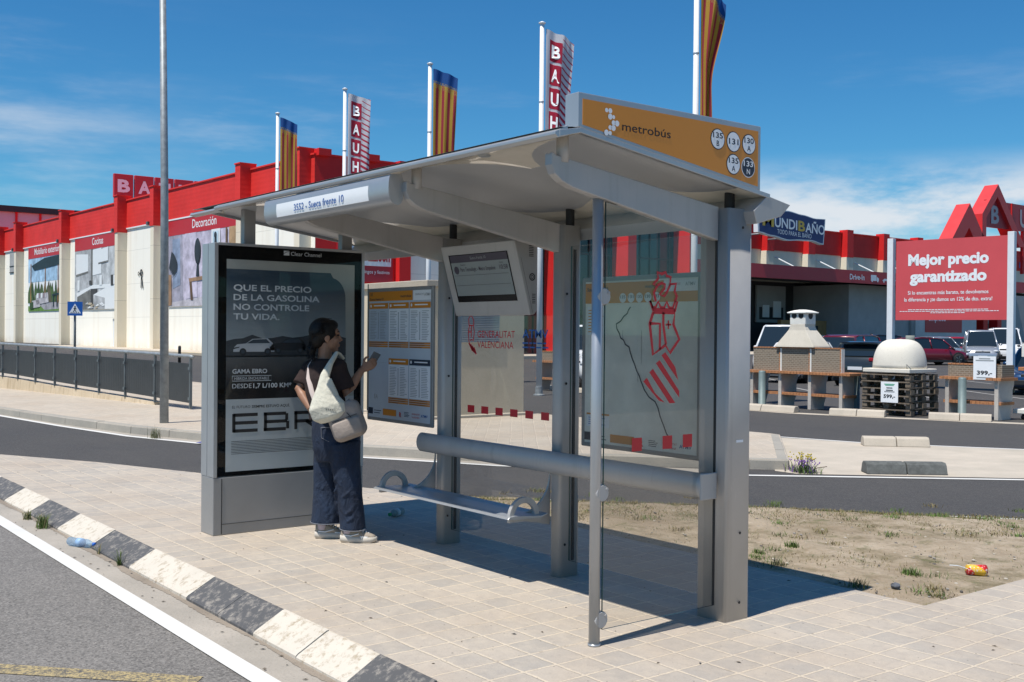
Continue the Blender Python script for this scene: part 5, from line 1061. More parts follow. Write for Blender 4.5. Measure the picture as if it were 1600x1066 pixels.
def wing():
    S=empty('store_wing',(-60,95,0),'store wing with red cladding, cream wall and drive-in canopy behind the parked cars','store building')
    b=MB(); b.b2((-72,56,6.9),(-60,150,9.55)); b.build('wall',CREAM2,S)
    b=MB(); b.b2((-72,56,9.55),(-59.92,150,11.75)); b.b2((-72,56,11.75),(-59.8,150,11.88)); b.build('parapet',REDC,S)
    for y in (61.9,68.1,74.3,80.4,86.5,92.7,98.9,105,111.3,117.5,123.7,130):
        b=MB(); b.b2((-60.2,y-.55,7.5),(-59.3,y+.55,9.4)); b.build('pilaster',CREAM2,S)
        b=MB(); b.b2((-60.2,y-.5,9.4),(-59.25,y+.5,12.1)); b.build('pilaster_cap',REDW,S)
    for y in (75,81.3,87.5,93.7,100): b=MB(); b.tube([(-59.8,y+.5,8.95),(-57.2,y+.9,7.65)],.06,6); b.build('tie_rod',POLEW,S)
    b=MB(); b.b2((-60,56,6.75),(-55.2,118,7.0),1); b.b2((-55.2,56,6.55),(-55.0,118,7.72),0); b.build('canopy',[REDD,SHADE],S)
    b=MB(); text(b,'Drive-In',(-54.97,80.3,6.87),Y1,Z1,.52,2.3,0,.02); text(b,'Luz y hogar',(-54.97,88.1,6.87),Y1,Z1,.52,3.0,0,.0)
    b.face([(-54.97,83.6,6.85),(-54.97,84.5,6.85),(-54.97,84.5,7.4),(-54.97,83.6,7.4)]); b.face([(-54.97,84.55,6.85),(-54.97,84.9,6.85),(-54.97,84.9,7.1),(-54.97,84.55,7.25)])
    for y in (83.8,84.7,85.7,86.3): b.disc((-54.96,y,6.85),Y1,Z1,.12,10)
    b.face([(-54.97,85.4,6.9),(-54.97,86.6,6.9),(-54.97,86.4,7.1),(-54.97,85.8,7.12)]); b.face([(-54.97,87.1,7.0),(-54.97,87.4,6.8),(-54.97,87.7,7.0),(-54.97,87.4,7.35)]); b.build('canopy_lettering',WHTP,S)
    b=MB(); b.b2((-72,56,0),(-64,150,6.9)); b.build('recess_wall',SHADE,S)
    b=MB(); b.b2((-64,83.8,0),(-57.5,94,6.6)); b.b2((-64,94,0),(-60,150,6.6)); b.build('lobby_wall',GREYW,S)
    b=MB(); b.b2((-64.0,94.3,0),(-56.9,106,5.9)); b.build('lobby_front',WCORR,S)
    b=MB(); b.b2((-56.95,96.0,2.1),(-56.85,103,5.9),0); text(b,'1.000',(-56.83,98,4.7),Y1,Z1,.7,2.4,1,.03); text(b,'empleos',(-56.83,96.5,3.3),Y1,Z1,.65,3.3,1,.03); b.build('red_banner',[REDD,WHTP],S)
    b=MB(); b.b2((-63.9,77.8,2.9),(-63.7,82.2,6.5),0); b.b2((-63.7,78.2,3.2),(-63.66,81.8,4.4),1); b.b2((-63.66,78.6,3.4),(-63.6,79.6,4.6),2); b.b2((-63.66,80.2,3.4),(-63.6,81.4,5.0),2); b.build('hanging_banner',[GREYW,MULL,WHTP],S)
    b=MB(); b.b2((-60.4,76.8,0),(-60.0,86,3.1),0); b.b2((-60.0,79.2,0),(-59.95,82.4,2.6),1); b.b2((-60.0,83,0),(-59.93,84.6,1.7),2); b.build('timber_front',[TAN,MULL,WHTP],S)
    for y in (106.5,109.5,112.5): b=MB(); b.b2((-59,y,0),(-58,y+.9,6.6)); b.build('red_column',REDW,S)
    b=MB(); b.b2((-60,106,0),(-59.6,116,3.2)); b.build('entrance',MULL,S)
    # blue band
    b=MB(); b.b2((-59.9,121,9.9),(-59.7,150,10.6)); b.build('blue_band',BLUE,S)
wing()
def portal():
    S=empty('gable_portal',(-57,107,0),'pair of red gable shaped frames rising above the roof','roof frame'); 
    def gab(out,inn,name):
        x0,x1=-59.1,-57.5; b=MB(); n=len(out)
        for i in range(n-1): b.prism([out[i],out[i+1],inn[i+1],inn[i]],lambda u,v:(x0,u,v),lambda u,v:(x1,u,v))
        return b.build(name,M('portal_red',(.60,.032,.035),.45,0,.06,1),S)
    gab([(99.4,9.0),(105.5,16.1),(111.7,9.0)],[(101.6,9.0),(105.4,13.5),(109.4,9.0)],'small_gable'); gab([(108.1,9.0),(108.1,15.2),(111.4,18.7),(117.6,12.0)],[(108.95,9.0),(108.95,14.85),(111.3,17.3),(116.2,12.0)],'tall_gable')
    b=MB(); b.b2((-58.2,109.6,13.9),(-57.9,150,16.9),0)
    for y in (115.0,120.5): b.b2((-57.9,y,13.9),(-57.8,y+.25,16.9),2)
    for y,c in ((109.6,'B'),(116.0,'U')): text(b,c,(-57.85,y+1.0,14.4),Y1,Z1,2.0,1.7,1,.03)
    b.b2((-58.3,118,9),(-58.0,118.4,13.9),2); b.build('letter_band',[REDD,M('letter_grey',(.50,.45,.46),.5),REDW],S)
portal()
def roofsign():
    S=empty('roof_sign',(-97.7,30,12),'red boxes with white letters standing on the roof edge at left','sign')
    for k,ch in enumerate('BAUHAUS'):
        y=27.16+1.93*k; b=MB(); b.b2((-98.1,y,14.0),(-97.7,y+1.78,16.2)); o=b.build('letter_box',REDD,S,bevel=.03)
        b=MB(); text(b,ch,(-97.67,y+.89,14.55),Y1,Z1,1.15,1.15,0,.04,'C'); b.build('letter',WHTP,o)
    b=MB(); 
    for k in range(8): b.b2((-98.0,27.2+1.9*k,11.6),(-97.9,27.3+1.9*k,14.0))
    b.build('sign_frame',GALV,S)
roofsign()
b=MB(); b.b2((-150,24,0),(-134,40,15.6),0); b.b2((-150.3,23.7,15.6),(-133.6,40.3,16.3),1)
for y in (24.4,26.9,29.6,33): b.b2((-134,y,8),(-133.85,y+.25,15.6),2)
t=b.build('far_warehouse',[M('warehouse_wall',(.55,.56,.55),.7,0,.08,.3),MULL,REDW]); tag(t,'grey warehouse with red ribs behind the store at far left','warehouse')
def mundi():
    t=empty('shop_sign',(-54.6,71.4,11),'wavy navy shop sign with white and yellow lettering, above the parked cars','sign'); c=V((-54.6,71.4,11.0)); n=X1; r=Y1; su,sv=2.06,1.42
    def ip(tb,u):
        for (a,p),(e,q) in zip(tb,tb[1:]):
            if u<=e+1e-6: f=(u-a)/(e-a); f=f*f*(3-2*f); return p+(q-p)*f
        return tb[-1][1]
    TP=[(-1,.67),(-.62,1.12),(-.15,1.40),(.3,1.2),(.7,1.0),(1,1.04)]; BT=[(-1,-.68),(-.6,-.9),(-.1,-1.17),(.3,-1.05),(.65,-1.02),(1,-1.25)]
    us=[-1+2*k/40 for k in range(41)]; pr=[(u*4.65,ip(TP,u)) for u in us]+[(u*4.5-.1,ip(BT,u)) for u in us[::-1]]
    b=MB(); b.prism(pr,lambda u,v:c+r*u+Z1*v-n*.45,lambda u,v:c+r*u+Z1*v); b.build('sign_body',WHT,t)
    b=MB(); b.prism([(u*.965+.03,v*.93+.02) for u,v in pr],lambda u,v:c+r*u+Z1*v-n*.02,lambda u,v:c+r*u+Z1*v+n*.02); o=b.build('sign_face',NAVY,t)
    b=MB(); q=lambda y,z:V((-54.56,y,z)); sl=(r-Z1*.035).normalized()
    text(b,'M',q(67.35,10.95),sl,Z1,1.0,1.5,1,.03); text(b,'UNDI',q(68.95,10.92),sl,Z1,.86,3.05,0,.02); text(b,'B',q(72.15,10.78),sl,Z1,.90,.95,1,.03); text(b,'AÑO',q(73.15,10.72),sl,Z1,.86,2.75,0,.02); text(b,'TODO PARA EL BAÑO',q(69.3,10.35),sl,Z1,.40,4.7,0,.0); b.build('lettering',[WHTP,M('sign_yellow',(.55,.38,.06),.5)],o)
    b=MB()
    for u in (-2.5,2.5):
        for z in (10.4,11.5): b.tube([(-60,71.4+u,z),(-55,71.4+u,z)],.06,8)
    b.build('wall_bracket',GALV,t,smooth=True)
mundi()
def billboard():
    t=empty('billboard',(-14.6,27.6,-.06),'red price guarantee billboard between two white posts, in front of the cars','billboard')
    pR=V((-12.60,27.75,0)); pL=V((-16.48,27.30,0)); D=(pR-pL).normalized(); Nn=V((D.y,-D.x,0))
    pts=[]
    for p in (pL,pR):
        b=MB(); b.box((p.x,p.y,2.42),(.20,.20,4.96),axes=(D,Nn,Z1)); b.build('post',POLEW,t,bevel=.01)
    # face turned as in the photo: its near edge is on the right post
    a=pL+D*.17; c=pR-D*.13; ln=(c-a).length; z0,z1=2.18,4.80
    b=MB(); b.box((a+c)/2+Z1*(z0+z1)/2-Nn*.02,(ln,.06,z1-z0),axes=(D,Nn,Z1)); o=b.build('board',M('billboard_red',(.60,.075,.085),.5,0,.05,1),t)
    q=lambda u,v:a+D*ln*u+Z1*(z1-(z1-z0)*v)+Nn*.016
    b=MB(); text(b,'Mejor precio',q(.48,.31),D,Z1,.36,2.62,0,.045,'C'); text(b,'garantizado',q(.48,.52),D,Z1,.36,2.50,0,.045,'C')
    text(b,'Si lo encuentras más barato, te devolvemos',q(.48,.68),D,Z1,.125,2.62,0,.012,'C'); text(b,'la diferencia y ¡te damos un 12% de dto. extra!',q(.48,.765),D,Z1,.125,2.86,0,.012,'C')
    for v,l in ((.875,.72),(.895,.88),(.915,.30)):
        u=.48-l/2
        while u<.48+l/2: w_=random.uniform(.015,.04); p=q(u,v); e=q(u+w_,v); b.face([p,e,e+Z1*.022,p+Z1*.022],0); u+=w_+.006
    b.build('lettering',WHTP,o)
billboard()
# ------------------------------------------------------------------ goods along the car park edge
BRK=NB('barbecue_brick'); o_=BRK.sep(BRK.tc.outputs['Object']); br=BRK.n.new('ShaderNodeTexBrick'); cmb=BRK.n.new('ShaderNodeCombineXYZ'); BRK.link(o_[0],cmb.inputs[0]); BRK.link(o_[2],cmb.inputs[1]); BRK.link(cmb.outputs[0],br.inputs['Vector'])
br.inputs['Scale'].default_value=1; br.inputs['Brick Width'].default_value=.11; br.inputs['Row Height'].default_value=.045; br.inputs['Mortar Size'].default_value=.008; br.inputs['Color1'].default_value=(.21,.16,.11,1); br.inputs['Color2'].default_value=(.15,.12,.085,1); br.inputs['Mortar'].default_value=(.30,.26,.21,1)
c=BRK.mix(BRK.ramp(BRK.noise(5,detail=7),.42,.7,0,.6),br.outputs['Color'],(.24,.20,.15)); BRK.link(c,BRK.b.inputs['Base Color']); BRK.b.inputs['Roughness'].default_value=.95
TERR=M('terracotta',(.40,.175,.075),.9,0,.3,22); BCON=conc_mat('barbecue_concrete',(.42,.38,.34),(.55,.51,.46)); OVEN=conc_mat('oven_render',(.62,.58,.50),(.70,.66,.58)); PLAST=M('white_concrete',(.70,.69,.64),.85,0,.08,6)
def bbq(name,label,loc,rz,units,chim=None,lw=.78,h=.84,ph=.55):
    t=empty(name,loc,label,'barbecue',None,rz); Mx=Matrix.Translation(V(loc))@Matrix.Rotation(rz,4,'Z')
    def B(nm,mat,fn,**k):
        b=MB(); fn(b); bmesh.ops.transform(b.bm,matrix=Matrix.Identity(4),verts=b.bm.verts); me_o=b.build(nm,mat,None,**k); me_o.parent=t; return me_o
    for i in range(units+1):
        def leg(b,x=i*lw): b.prism([(-.30,0),(.22,0),(.22,.12),(.30,.30),(.30,h-.22),(.36,h-.10),(.36,h),(-.30,h)],lambda u,v:(x-.045,u,v),lambda u,v:(x+.045,u,v))
        B('leg',BCON,leg,bevel=.006)
    def edge(b,y,z,x0,x1,d): 
        n=int((x1-x0)/.09)
        for k in range(n): a=x0+(x1-x0)*k/n; b.b2((a+.004,y-d,z-.03),(a+(x1-x0)/n-.004,y+d,z+.03))
    B('shelf',[TERR],lambda b:(edge(b,0,h*.42,-.1,units*lw+.1,.28)))
    B('counter',[TERR],lambda b:(edge(b,-.02,h+.03,-.14,units*lw+(.30 if chim is not None else .14),.36)))
    if chim is not None:
        for i in range(units):
            B('back_panel',BRK.m,lambda b,i=i:b.b2((i*lw+.02,-.26,h+.06),((i+1)*lw-.02,-.16,h+.06+ph)))
            def tr(b,i=i):
                x0,x1=i*lw+.0,(i+1)*lw
                for k in range(7): z=h+.08+ph*k/7.2; b.b2((x1-.045,-.275,z),(x1-.015,-.15,z+ph/7.2-.012))
                n=9
                for k in range(n): a=x0+.03+(x1-x0-.06)*k/n; b.b2((a,-.275,h+.062+ph),(a+.075,-.12,h+.09+ph))
            B('brick_trim',TERR,tr)
            B('cheek',PLAST,lambda b,i=i:b.b2(((i+1)*lw-.012,-.275,h+.06),((i+1)*lw+.03,-.10,h+.06+ph)) if i<units-1 else b.b2(((i+1)*lw-.03,-.27,h+.06),((i+1)*lw-.005,-.15,h+.06+ph)))
        cx=chim
        def hood(b):
            rs=[]
            for z,w_,d in ((h+.09+ph,.66,.34),(h+.13+ph,.64,.33),(h+.50+ph,.30,.22),(h+.58+ph,.255,.21),(h+.64+ph,.25,.205)): rs.append([(cx+a*w_*.86,c_*d,z) for a,c_ in((-1,-1),(1,-1),(1,1),(-1,1))])
            b.rings(rs)
        B('hood',conc_mat('hood_concrete',(.50,.46,.38),(.60,.55,.47)),hood,bevel=.01)
        def stack(b): 
            z=h+.64+ph; b.b2((cx-.225,-.2,z),(cx+.225,.2,z+.26))
            b.rings([[(cx+a*q,c_*q*.9,zz) for a,c_ in((-1,-1),(1,-1),(1,1),(-1,1))] for zz,q in((z+.26,.27),(z+.29,.285),(z+.34,.16),(z+.36,.06))])
        s=B('chimney_stack',PLAST,stack,bevel=.008)
        def holes(b):
            z=h+.64+ph+.215
            for dx in(-.10,.10): b.disc((cx+dx,-.2035,z),X1,Z1,.075,14)
            b.disc((cx+.2285,0,z),Y1,Z1,.09,14)
        o2=B('vent',BLKM,holes)
        o2.parent=s
    else:
        B('back_panel',BRK.m,lambda b:b.b2((.0,-.26,h+.06),(units*lw,-.16,h+.32)))
        def tr(b):
            n=12
            for k in range(n): a=units*lw*k/n; b.b2((a,-.27,h+.32),(a+units*lw/n-.012,-.15,h+.35))
        B('brick_trim',TERR,tr); B('cheek',BRK.m,lambda b:b.b2((units*lw,-.26,h+.06),(units*lw+.1,.25,h+.33)))
    return t
ra=math.atan2(.33,.94)
bbq('barbecue','long outdoor barbecue with three brick bays and a chimney hood, left of the white oven',(-13.40,16.80,-.125),0,3,chim=1.305,lw=.87)
bbq('barbecue','low brick barbecue with one wide bay, right of the white oven',(-8.62,17.6,-.125),0,1,None,lw=1.12)
bbq('barbecue','small brick barbecue seen through the glass beside the white flagpole',(-21.2,16.2,-.08),.1,1,None,lw=1.05)
bbq('barbecue','small brick barbecue seen through the glass behind the front pole',(-19.6,17.2,-.08),.1,1,None,lw=1.0)
# white column barbecue cut by the right edge of the picture
t=empty('barbecue',(-7.1,18.35,-.13),'white column barbecue on a dark round foot at the right edge of the picture','barbecue')
b=MB(); b.lathe((-7.1,18.35,-.13),[(.34,0),(.36,.05),(.33,.12)],20); b.build('foot',BLKM,t,smooth=True)
b=MB(); b.b2((-7.5,18.0,0),(-6.75,18.7,.10)); b.b2((-7.25,18.15,.10),(-6.9,18.55,.92)); b.build('column',PLAST,t,bevel=.012)
b=MB(); b.b2((-7.42,18.05,.92),(-6.7,18.65,1.0),0); b.b2((-7.3,18.1,1.0),(-6.75,18.6,1.22),1); b.b2((-7.35,18.05,1.22),(-6.7,18.65,1.5),2); b.build('top',[TERR,BRK.m,PLAST],t,bevel=.008)
def oven():
    px_,py2=-9.67,17.12; rz=0; m=Matrix.Translation((px_,py2,-.13))@Matrix.Rotation(rz,4,'Z')
    t=empty('pallet_stack',(px_,py2,-.13),'stack of weathered wooden pallets carrying the white oven','pallets'); wd=M('weathered_wood',(.17,.135,.10),.95,0,.4,9,.5,60)
    for k in range(6):
        b=MB(); z=.155*k; ja=random.uniform(-.03,.03); jx=random.uniform(-.03,.03)
        for y in(-.52,-.47+.2,0,.27,.52):
            b.box((jx,y,z+.135),(1.2,.12,.024),rot=ja)
        for x in(-.55,0,.55):
            for y in(-.48,0,.48): b.box((x+jx,y,z+.075),(.13,.14,.095),rot=ja)
            b.box((x+jx,0,z+.013),(.12,1.08,.024),rot=ja)
        bmesh.ops.transform(b.bm,matrix=m,verts=b.bm.verts); o=b.build('pallet',wd,t)
    z0=.95
    t2=empty('oven',m@V((0,0,z0)),'white rendered dome oven standing on the wooden pallets','oven')
    b=MB(); b.box((0,0,z0+.05),(1.18,1.1,.09)); bmesh.ops.transform(b.bm,matrix=m,verts=b.bm.verts); b.build('oven_base',OVEN,t2,bevel=.015)
    b=MB(); rs=[]
    for q in range(15):
        a=math.pi/2*q/14; r=.555*max(.02,math.cos(a)**.55); z=z0+.095+.66*math.sin(a)**.95; rs.append([m@V((r*math.copysign(abs(math.cos(p))**.8,math.cos(p)),r*.95*math.copysign(abs(math.sin(p))**.8,math.sin(p)),z)) for p in [2*math.pi*k/32 for k in range(32)]])
    b.rings(rs); b.build('dome',OVEN,t2,smooth=True)
    b=MB(); b.lathe(m@V((.1,.25,z0+.70)),[(.10,0),(.10,.14)],14); b.build('flue',M('flue',(.20,.22,.20),.8),t2,smooth=True)
    b=MB(); b.tube([m@V((.50,-.50,z0+.10)),m@V((.50,-.52,z0+.2)),m@V((.60,-.50,z0+.1))],.008,6); b.build('lifting_wire',GALVD,t2)
def tagcard(loc,r,w_,h_,price,label,lines_):
    r=V(r).normalized(); n=V((r.y,-r.x,0)); c=V(loc); t=empty('price_card',c,label,'price card')
    b=MB(); b.box(c,(w_,.01,h_),axes=(r,n,Z1)); o=b.build('card',WHTP,t)
    b=MB(); q=lambda u,v:c+r*w_*(u-.5)+Z1*h_*(.5-v)+n*.008
    text(b,price,q(.5,.78 if h_>.4 else .7),r,Z1,h_*.17,w_*.68,0,.03,'C')
    for k,(v,l,mi) in enumerate(lines_): p=q(.5-l/2,v); e=q(.5+l/2,v); b.face([p,e,e+Z1*.02,p+Z1*.02],mi)
    b.build('price_print',[BLKM,GREYP,M('card_green',(.15,.40,.28),.6)],o)
oven()
tagcard((-9.52,16.50,.40),(1,.12,0),.40,.46,'599,-','white price card reading 599 on the pallets below the white oven',((.14,.6,2),(.19,.5,2),(.32,.35,0),(.43,.4,0),(.5,.6,1)))
tagcard((-7.72,17.22,.98),(1,.2,0),.46,.50,'399,-','white price card reading 399 on the low brick barbecue',((.12,.5,1),(.2,.8,1),(.93,.7,1)))
for p,l in (((-12.95,16.35,-.125),'grey green bollard in front of the barbecue with a chimney'),((-10.75,17.05,-.125),'grey green bollard between the barbecue with a chimney and the pallets'),((-8.15,17.1,-.125),'grey green bollard in front of the low single bay barbecue')):
    b=MB(); b.lathe((0,0,0),[(.10,0),(.10,.008),(.085,.01),(.085,.86),(.07,.89),(.001,.895)],16); o=b.build('bollard',M('bollard_paint',(.15,.20,.20),.55,.1,.15,6),smooth=True); o.location=p; tag(o,l,'bollard','grey green bollards along the car park edge')
def stop(a,c,label,mat=CONC,w_=.30,h=.15,name='wheel_stop'):
    a,c=V((*a,-.126)),V((*c,-.126)); D=(c-a); ln=D.length; D.normalize(); n=V((-D.y,D.x,0)); b=MB()
    for q in(0,1): b.prism([(0,0),(.05,h*.8),(.09,h),(w_-.09,h),(w_-.05,h*.8),(w_,0)],lambda u,v:a+D*(ln*.5*q+.006)+n*u+Z1*v,lambda u,v:a+D*(ln*.5*(q+1)-.006)+n*u+Z1*v)
    o=b.build(name,mat,bevel=.012); return tag(o,label,'wheel stop')
for a,c,l in (((-12.9,15.05),(-11.17,15.28),'concrete wheel stop in front of the barbecue with a chimney'),((-10.38,15.48),(-9.27,15.93),'concrete wheel stop in front of the pallet stack'),((-8.45,16.28),(-7.34,16.83),'concrete wheel stop in front of the low single bay barbecue'),((-5.95,10.28),(-5.23,11.02),'light flat kerb block lying on the concrete median, farther from the camera'),((-3.86,7.26),(-3.2,8.05),'dark weathered kerb block lying on the median, nearer to the camera'),((-22.0,16.6),(-19.0,16.2),'concrete wheel stop seen through the glass by the white flagpole')):
    stop(a,c,l,M('dark_kerb_block',(.10,.105,.10),.9,0,.35,14,.4,80) if 'dark' in l else CONC)
# ------------------------------------------------------------------ cars
def carpaint(n,c,metal=.2): return M('car_paint_'+n,c,.22,metal,.02,1,coat=.6)
CGL=M('car_glass',(.012,.018,.022),.04,0,0,spec=.9); TYRE=M('tyre',(.014,.014,.015),.85,0,.1); RIM=M('rim',(.30,.31,.33),.35,.7,0); HEAD=M('headlight',(.55,.58,.60),.1,.1,0); TAIL=M('tail_light',(.30,.01,.02),.15,0,0); PLATE=M('plate',(.65,.66,.68),.5,0,0)
def car(loc,heading,label,color,L_=4.3,Wd=1.8,H=1.5,kind='hatch',name='car',metal=.2,star=False,rail=False):
    cat='van' if kind in('van','mpv') else 'car'; loc=V((loc[0],loc[1],gz(*loc)))
    t=empty(name,(0,0,0),label,cat); cp=carpaint(color[0],color[1],metal); w=Wd/2
    r=.33 if H<1.7 else .35
    belt={'hatch':.92,'suv':1.04,'mpv':1.08,'van':1.12,'coupe':.86}[kind]
    # stations from rear (x=-L/2) to front: x, belt z, half width factor, bottom
    if kind in('hatch','coupe'): stn=[(-.5,.60,.80,.36),(-.49,.78,.90,.28),(-.455,belt-.02,.95,.22),(-.30,belt,1,.20),(0,belt-.01,1,.20),(.18,belt-.03,1,.20),(.33,.82,.98,.20),(.43,.72,.93,.22),(.485,.60,.84,.26),(.50,.48,.74,.32)]; gh=[(-.46,belt),(-.33,H-.05),(-.18,H),(.04,H-.02),(.12,H-.09),(.27,belt-.06)]
    elif kind=='suv': stn=[(-.5,.66,.84,.42),(-.49,.9,.93,.32),(-.46,belt,.96,.27),(-.3,belt,1,.26),(0,belt,1,.26),(.18,belt-.02,1,.26),(.34,.98,.98,.26),(.44,.90,.94,.28),(.49,.74,.86,.32),(.50,.56,.78,.38)]; gh=[(-.475,belt),(-.40,H-.08),(-.30,H),(.02,H-.01),(.10,H-.08),(.24,belt-.04)]
    elif kind=='mpv': stn=[(-.5,.7,.9,.4),(-.495,.98,.96,.3),(-.485,belt,.97,.25),(-.3,belt,1,.24),(0,belt,1,.24),(.2,belt-.02,1,.24),(.34,1.0,.98,.24),(.44,.86,.93,.25),(.49,.70,.85,.28),(.50,.50,.76,.34)]; gh=[(-.49,belt),(-.465,H-.06),(-.42,H),(.06,H),(.14,H-.07),(.34,belt-.1)]
    else: stn=[(-.5,.8,.94,.4),(-.5,1.0,.97,.3),(-.49,belt,.98,.28),(-.3,belt,1,.26),(0,belt,1,.26),(.25,belt,1,.26),(.38,1.08,.98,.26),(.45,.98,.94,.28),(.49,.78,.88,.32),(.50,.55,.8,.38)]; gh=[(-.498,belt),(-.49,H-.08),(-.47,H),(.14,H),(.20,H-.05),(.38,belt-.04)]
    b=MB(); rs=[]
    for x,zb,k,z0 in stn:
        ww=w*k; zm=z0+(zb-z0)*.55; rs.append([(x*L_,y,z) for y,z in((-ww*.90,z0),(-ww*.985,z0+.1),(-ww,zm),(-ww*.965,zb-.05),(-ww*.90,zb),(-ww*.45,zb+.025),(ww*.45,zb+.025),(ww*.90,zb),(ww*.965,zb-.05),(ww,zm),(ww*.985,z0+.1),(ww*.90,z0))])
    b.rings(rs)
    def half(z): u=(z-belt)/(H-belt); return w*(.90-.20*max(0,u)**1.1)
    # roof skin and pillars in body colour
    P2=gh; rf=[p for p in P2 if p[1]>H-.13]; R2=[]
    for x,z in rf: hw=half(z)+.012; R2.append([(x*L_,-hw,z-.01),(x*L_,-hw*.85,z+.018),(x*L_,0,z+.032),(x*L_,hw*.85,z+.018),(x*L_,hw,z-.01),(x*L_,hw*.9,z-.03),(x*L_,-hw*.9,z-.03)])
    b.rings(R2)
    for s in(-1,1):
        for (xa,za),(xb,zb2) in ((P2[0],P2[1]),(P2[-1],P2[-2])): b.tube([(xa*L_,s*(half(za)+.0),za-.02),(xb*L_,s*half(zb2),zb2)],[.05,.035],6)
        b.tube([(x*L_,s*half(z),z) for x,z in rf],.03,6)
        for xm in ((-.06,) if kind!='van' else (-.06,.06)): 
            zt=H-.05; b.tube([(xm*L_,s*(half(belt)+.0),belt),((xm-.015)*L_,s*half(zt),zt)],.035,6)
    if kind=='van': b.box((-.245*L_,0,(belt+H)/2-.02),(.50*L_,2*half(belt)*.985,H-belt-.02))
    body=b.build('body',cp,t,smooth=True)
    g=MB(); rs=[[(x*L_,y,z) for y in(-1,1) for x,z in ()] for _ in ()]
    A=[(x*L_,-half(z)+.006,z-.004) for x,z in P2]; C_=[(x*L_,half(z)-.006,z-.004) for x,z in P2]
    g.face(A); g.face(C_[::-1])
    for i in range(len(P2)-1): g.face([A[i],A[i+1],C_[i+1],C_[i]])
    g.build('windows',CGL,t)
    # lower trim, bumpers, lamps, plates
    b=MB(); b.b2((-.44*L_,-w*.985,.17),(.44*L_,w*.985,.30)); b.b2((.455*L_,-w*.62,.30),(.502*L_,w*.62,.46)); b.b2((-.503*L_,-w*.7,.32),(-.47*L_,w*.7,.46)); b.build('trim',BLKM,t,bevel=.02)
    b=MB(); zg=stn[-2][1]; b.box((.488*L_,0,zg-.03),(.06,w*.86,.13)); b.build('grille',MULL,t,bevel=.02)
    if star:
        b=MB(); b.disc((.488*L_+.035,0,zg-.02),Y1,Z1,.075,18,0,.060)
        for a in (90,210,330): b.stroke([(.488*L_+.036,0,zg-.02),(.488*L_+.036,.065*math.cos(R(a)),zg-.02+.065*math.sin(R(a)))],.014,(1,0,0))
        for k in(-.03,.02): b.b2((.488*L_+.03,-w*.42,zg-.03+k),(.488*L_+.034,w*.42,zg-.018+k))
        b.build('emblem',RIM,t)
    for s in(-1,1):
        hz=stn[-3][1]-.12; b=MB(); b.ell((.455*L_,s*w*.74,hz),(.05*L_*.9,w*.17,.085),seg=12,rn=8); b.build('headlight',HEAD,t,smooth=True)
        tz=stn[1][1]+.02; b=MB(); b.box((-.487*L_,s*w*.70,tz),(.09,w*.42,.12)); b.build('tail_light',TAIL,t,bevel=.025)
        b=MB(); b.ell((.17*L_,s*(w+.10),belt+.05),(.07,.09,.065),seg=10,rn=8); b.tube([(.17*L_,s*w*.93,belt),(.17*L_,s*(w+.06),belt+.03)],.02,6); b.build('mirror',cp,t,smooth=True)
    b=MB(); b.box((-.498*L_-.012,0,.62 if kind!='van' else .7),(.012,.50,.11)); b.box((.503*L_+.004,0,.42),(.012,.50,.11)); b.build('number_plate',PLATE,t)
    if rail:
        b=MB(); b.box((-.42*L_,0,H-.02),(.25,w*1.3,.03)); b.build('spoiler',BLK,t,bevel=.01)
    for x in(-.305*L_,.31*L_):
        for s in(-1,1):
            a=MB(); a.lathe((x,s*(w-.012),r+.01),[(r*1.16,-.02*s),(r*1.16,.022*s)],22,axis=(0,1,0)); a.build('wheel_arch',BLKM,t)
            a=MB(); a.lathe((x,s*(w-.19),r),[(r*.9,0),(r,.03*s),(r,.18*s),(r*.93,.225*s)],22,axis=(0,1,0)); wh=a.build('wheel',TYRE,t,smooth=True)
            a=MB(); a.disc((x,s*(w+.038),r),X1,Z1,r*.66,18,0); 
            for k in range(5): an=k*2*math.pi/5; a.face([V((x,s*(w+.040),r))+(X1*math.cos(an+d)+Z1*math.sin(an+d))*q for d,q in((-.13,r*.15),(.13,r*.15),(.10,r*.60),(-.10,r*.60))],1)
            a.build('rim',[MULL,RIM],wh)
    t.location=loc; t.rotation_euler=(0,0,heading)
    return t
def hd(dx,dy): return math.atan2(dy,dx)     # heading as a direction on the ground
toC=lambda x,y:V((4.18-x,-4.7-y,0)).normalized()
car((-24.8,32.4),hd(.55,-1.0),'white delivery van with a big windscreen, behind the chimney of the barbecue',('white',(.72,.73,.74)),5.2,1.95,2.08,'van','van',0)
car((-20.9,28.2),hd(.27,-.96),'white hatchback just behind the barbecue with a chimney',('white',(.72,.73,.74)),4.1,1.78,1.48,'hatch',metal=0)
car((-22.3,33.0),hd(.2,-1.0),'dark red car with black roof glass, right of the white delivery van',('dark_red',(.13,.008,.016)),4.6,1.9,1.70,'suv')
car((-17.9,28.9),hd(-.22,1.0),'dark grey car seen from behind, left of the white dome oven',('dark_grey',(.040,.048,.052)),4.6,1.88,1.50,'suv',metal=.5,rail=True)
car((-29.2,50.6),hd(.45,1.0),'wine red hatchback in the middle of the car park',('wine_red',(.17,.008,.022)),4.35,1.82,1.50,'hatch')
car((-33.3,58.6),hd(.9,-.35),'small silver grey hatchback behind the wine red one',('silver_grey',(.33,.37,.39)),4.1,1.75,1.52,'hatch',metal=.6)
car((-34.4,62.5),hd(.9,-.4),'small bright red car half hidden by the silver van',('bright_red',(.36,.012,.015)),4.0,1.75,1.5,'hatch')
car((-29.6,57.0),hd(.62,-1.0),'silver van with a round star emblem, beside the billboard post',('silver',(.46,.475,.49)),4.9,1.92,1.95,'mpv','van',.6,star=True)
car((-31.0,62.5),hd(.6,-1.0),'white van behind the silver van',('white',(.72,.73,.74)),5.2,1.95,2.1,'van','van',0)
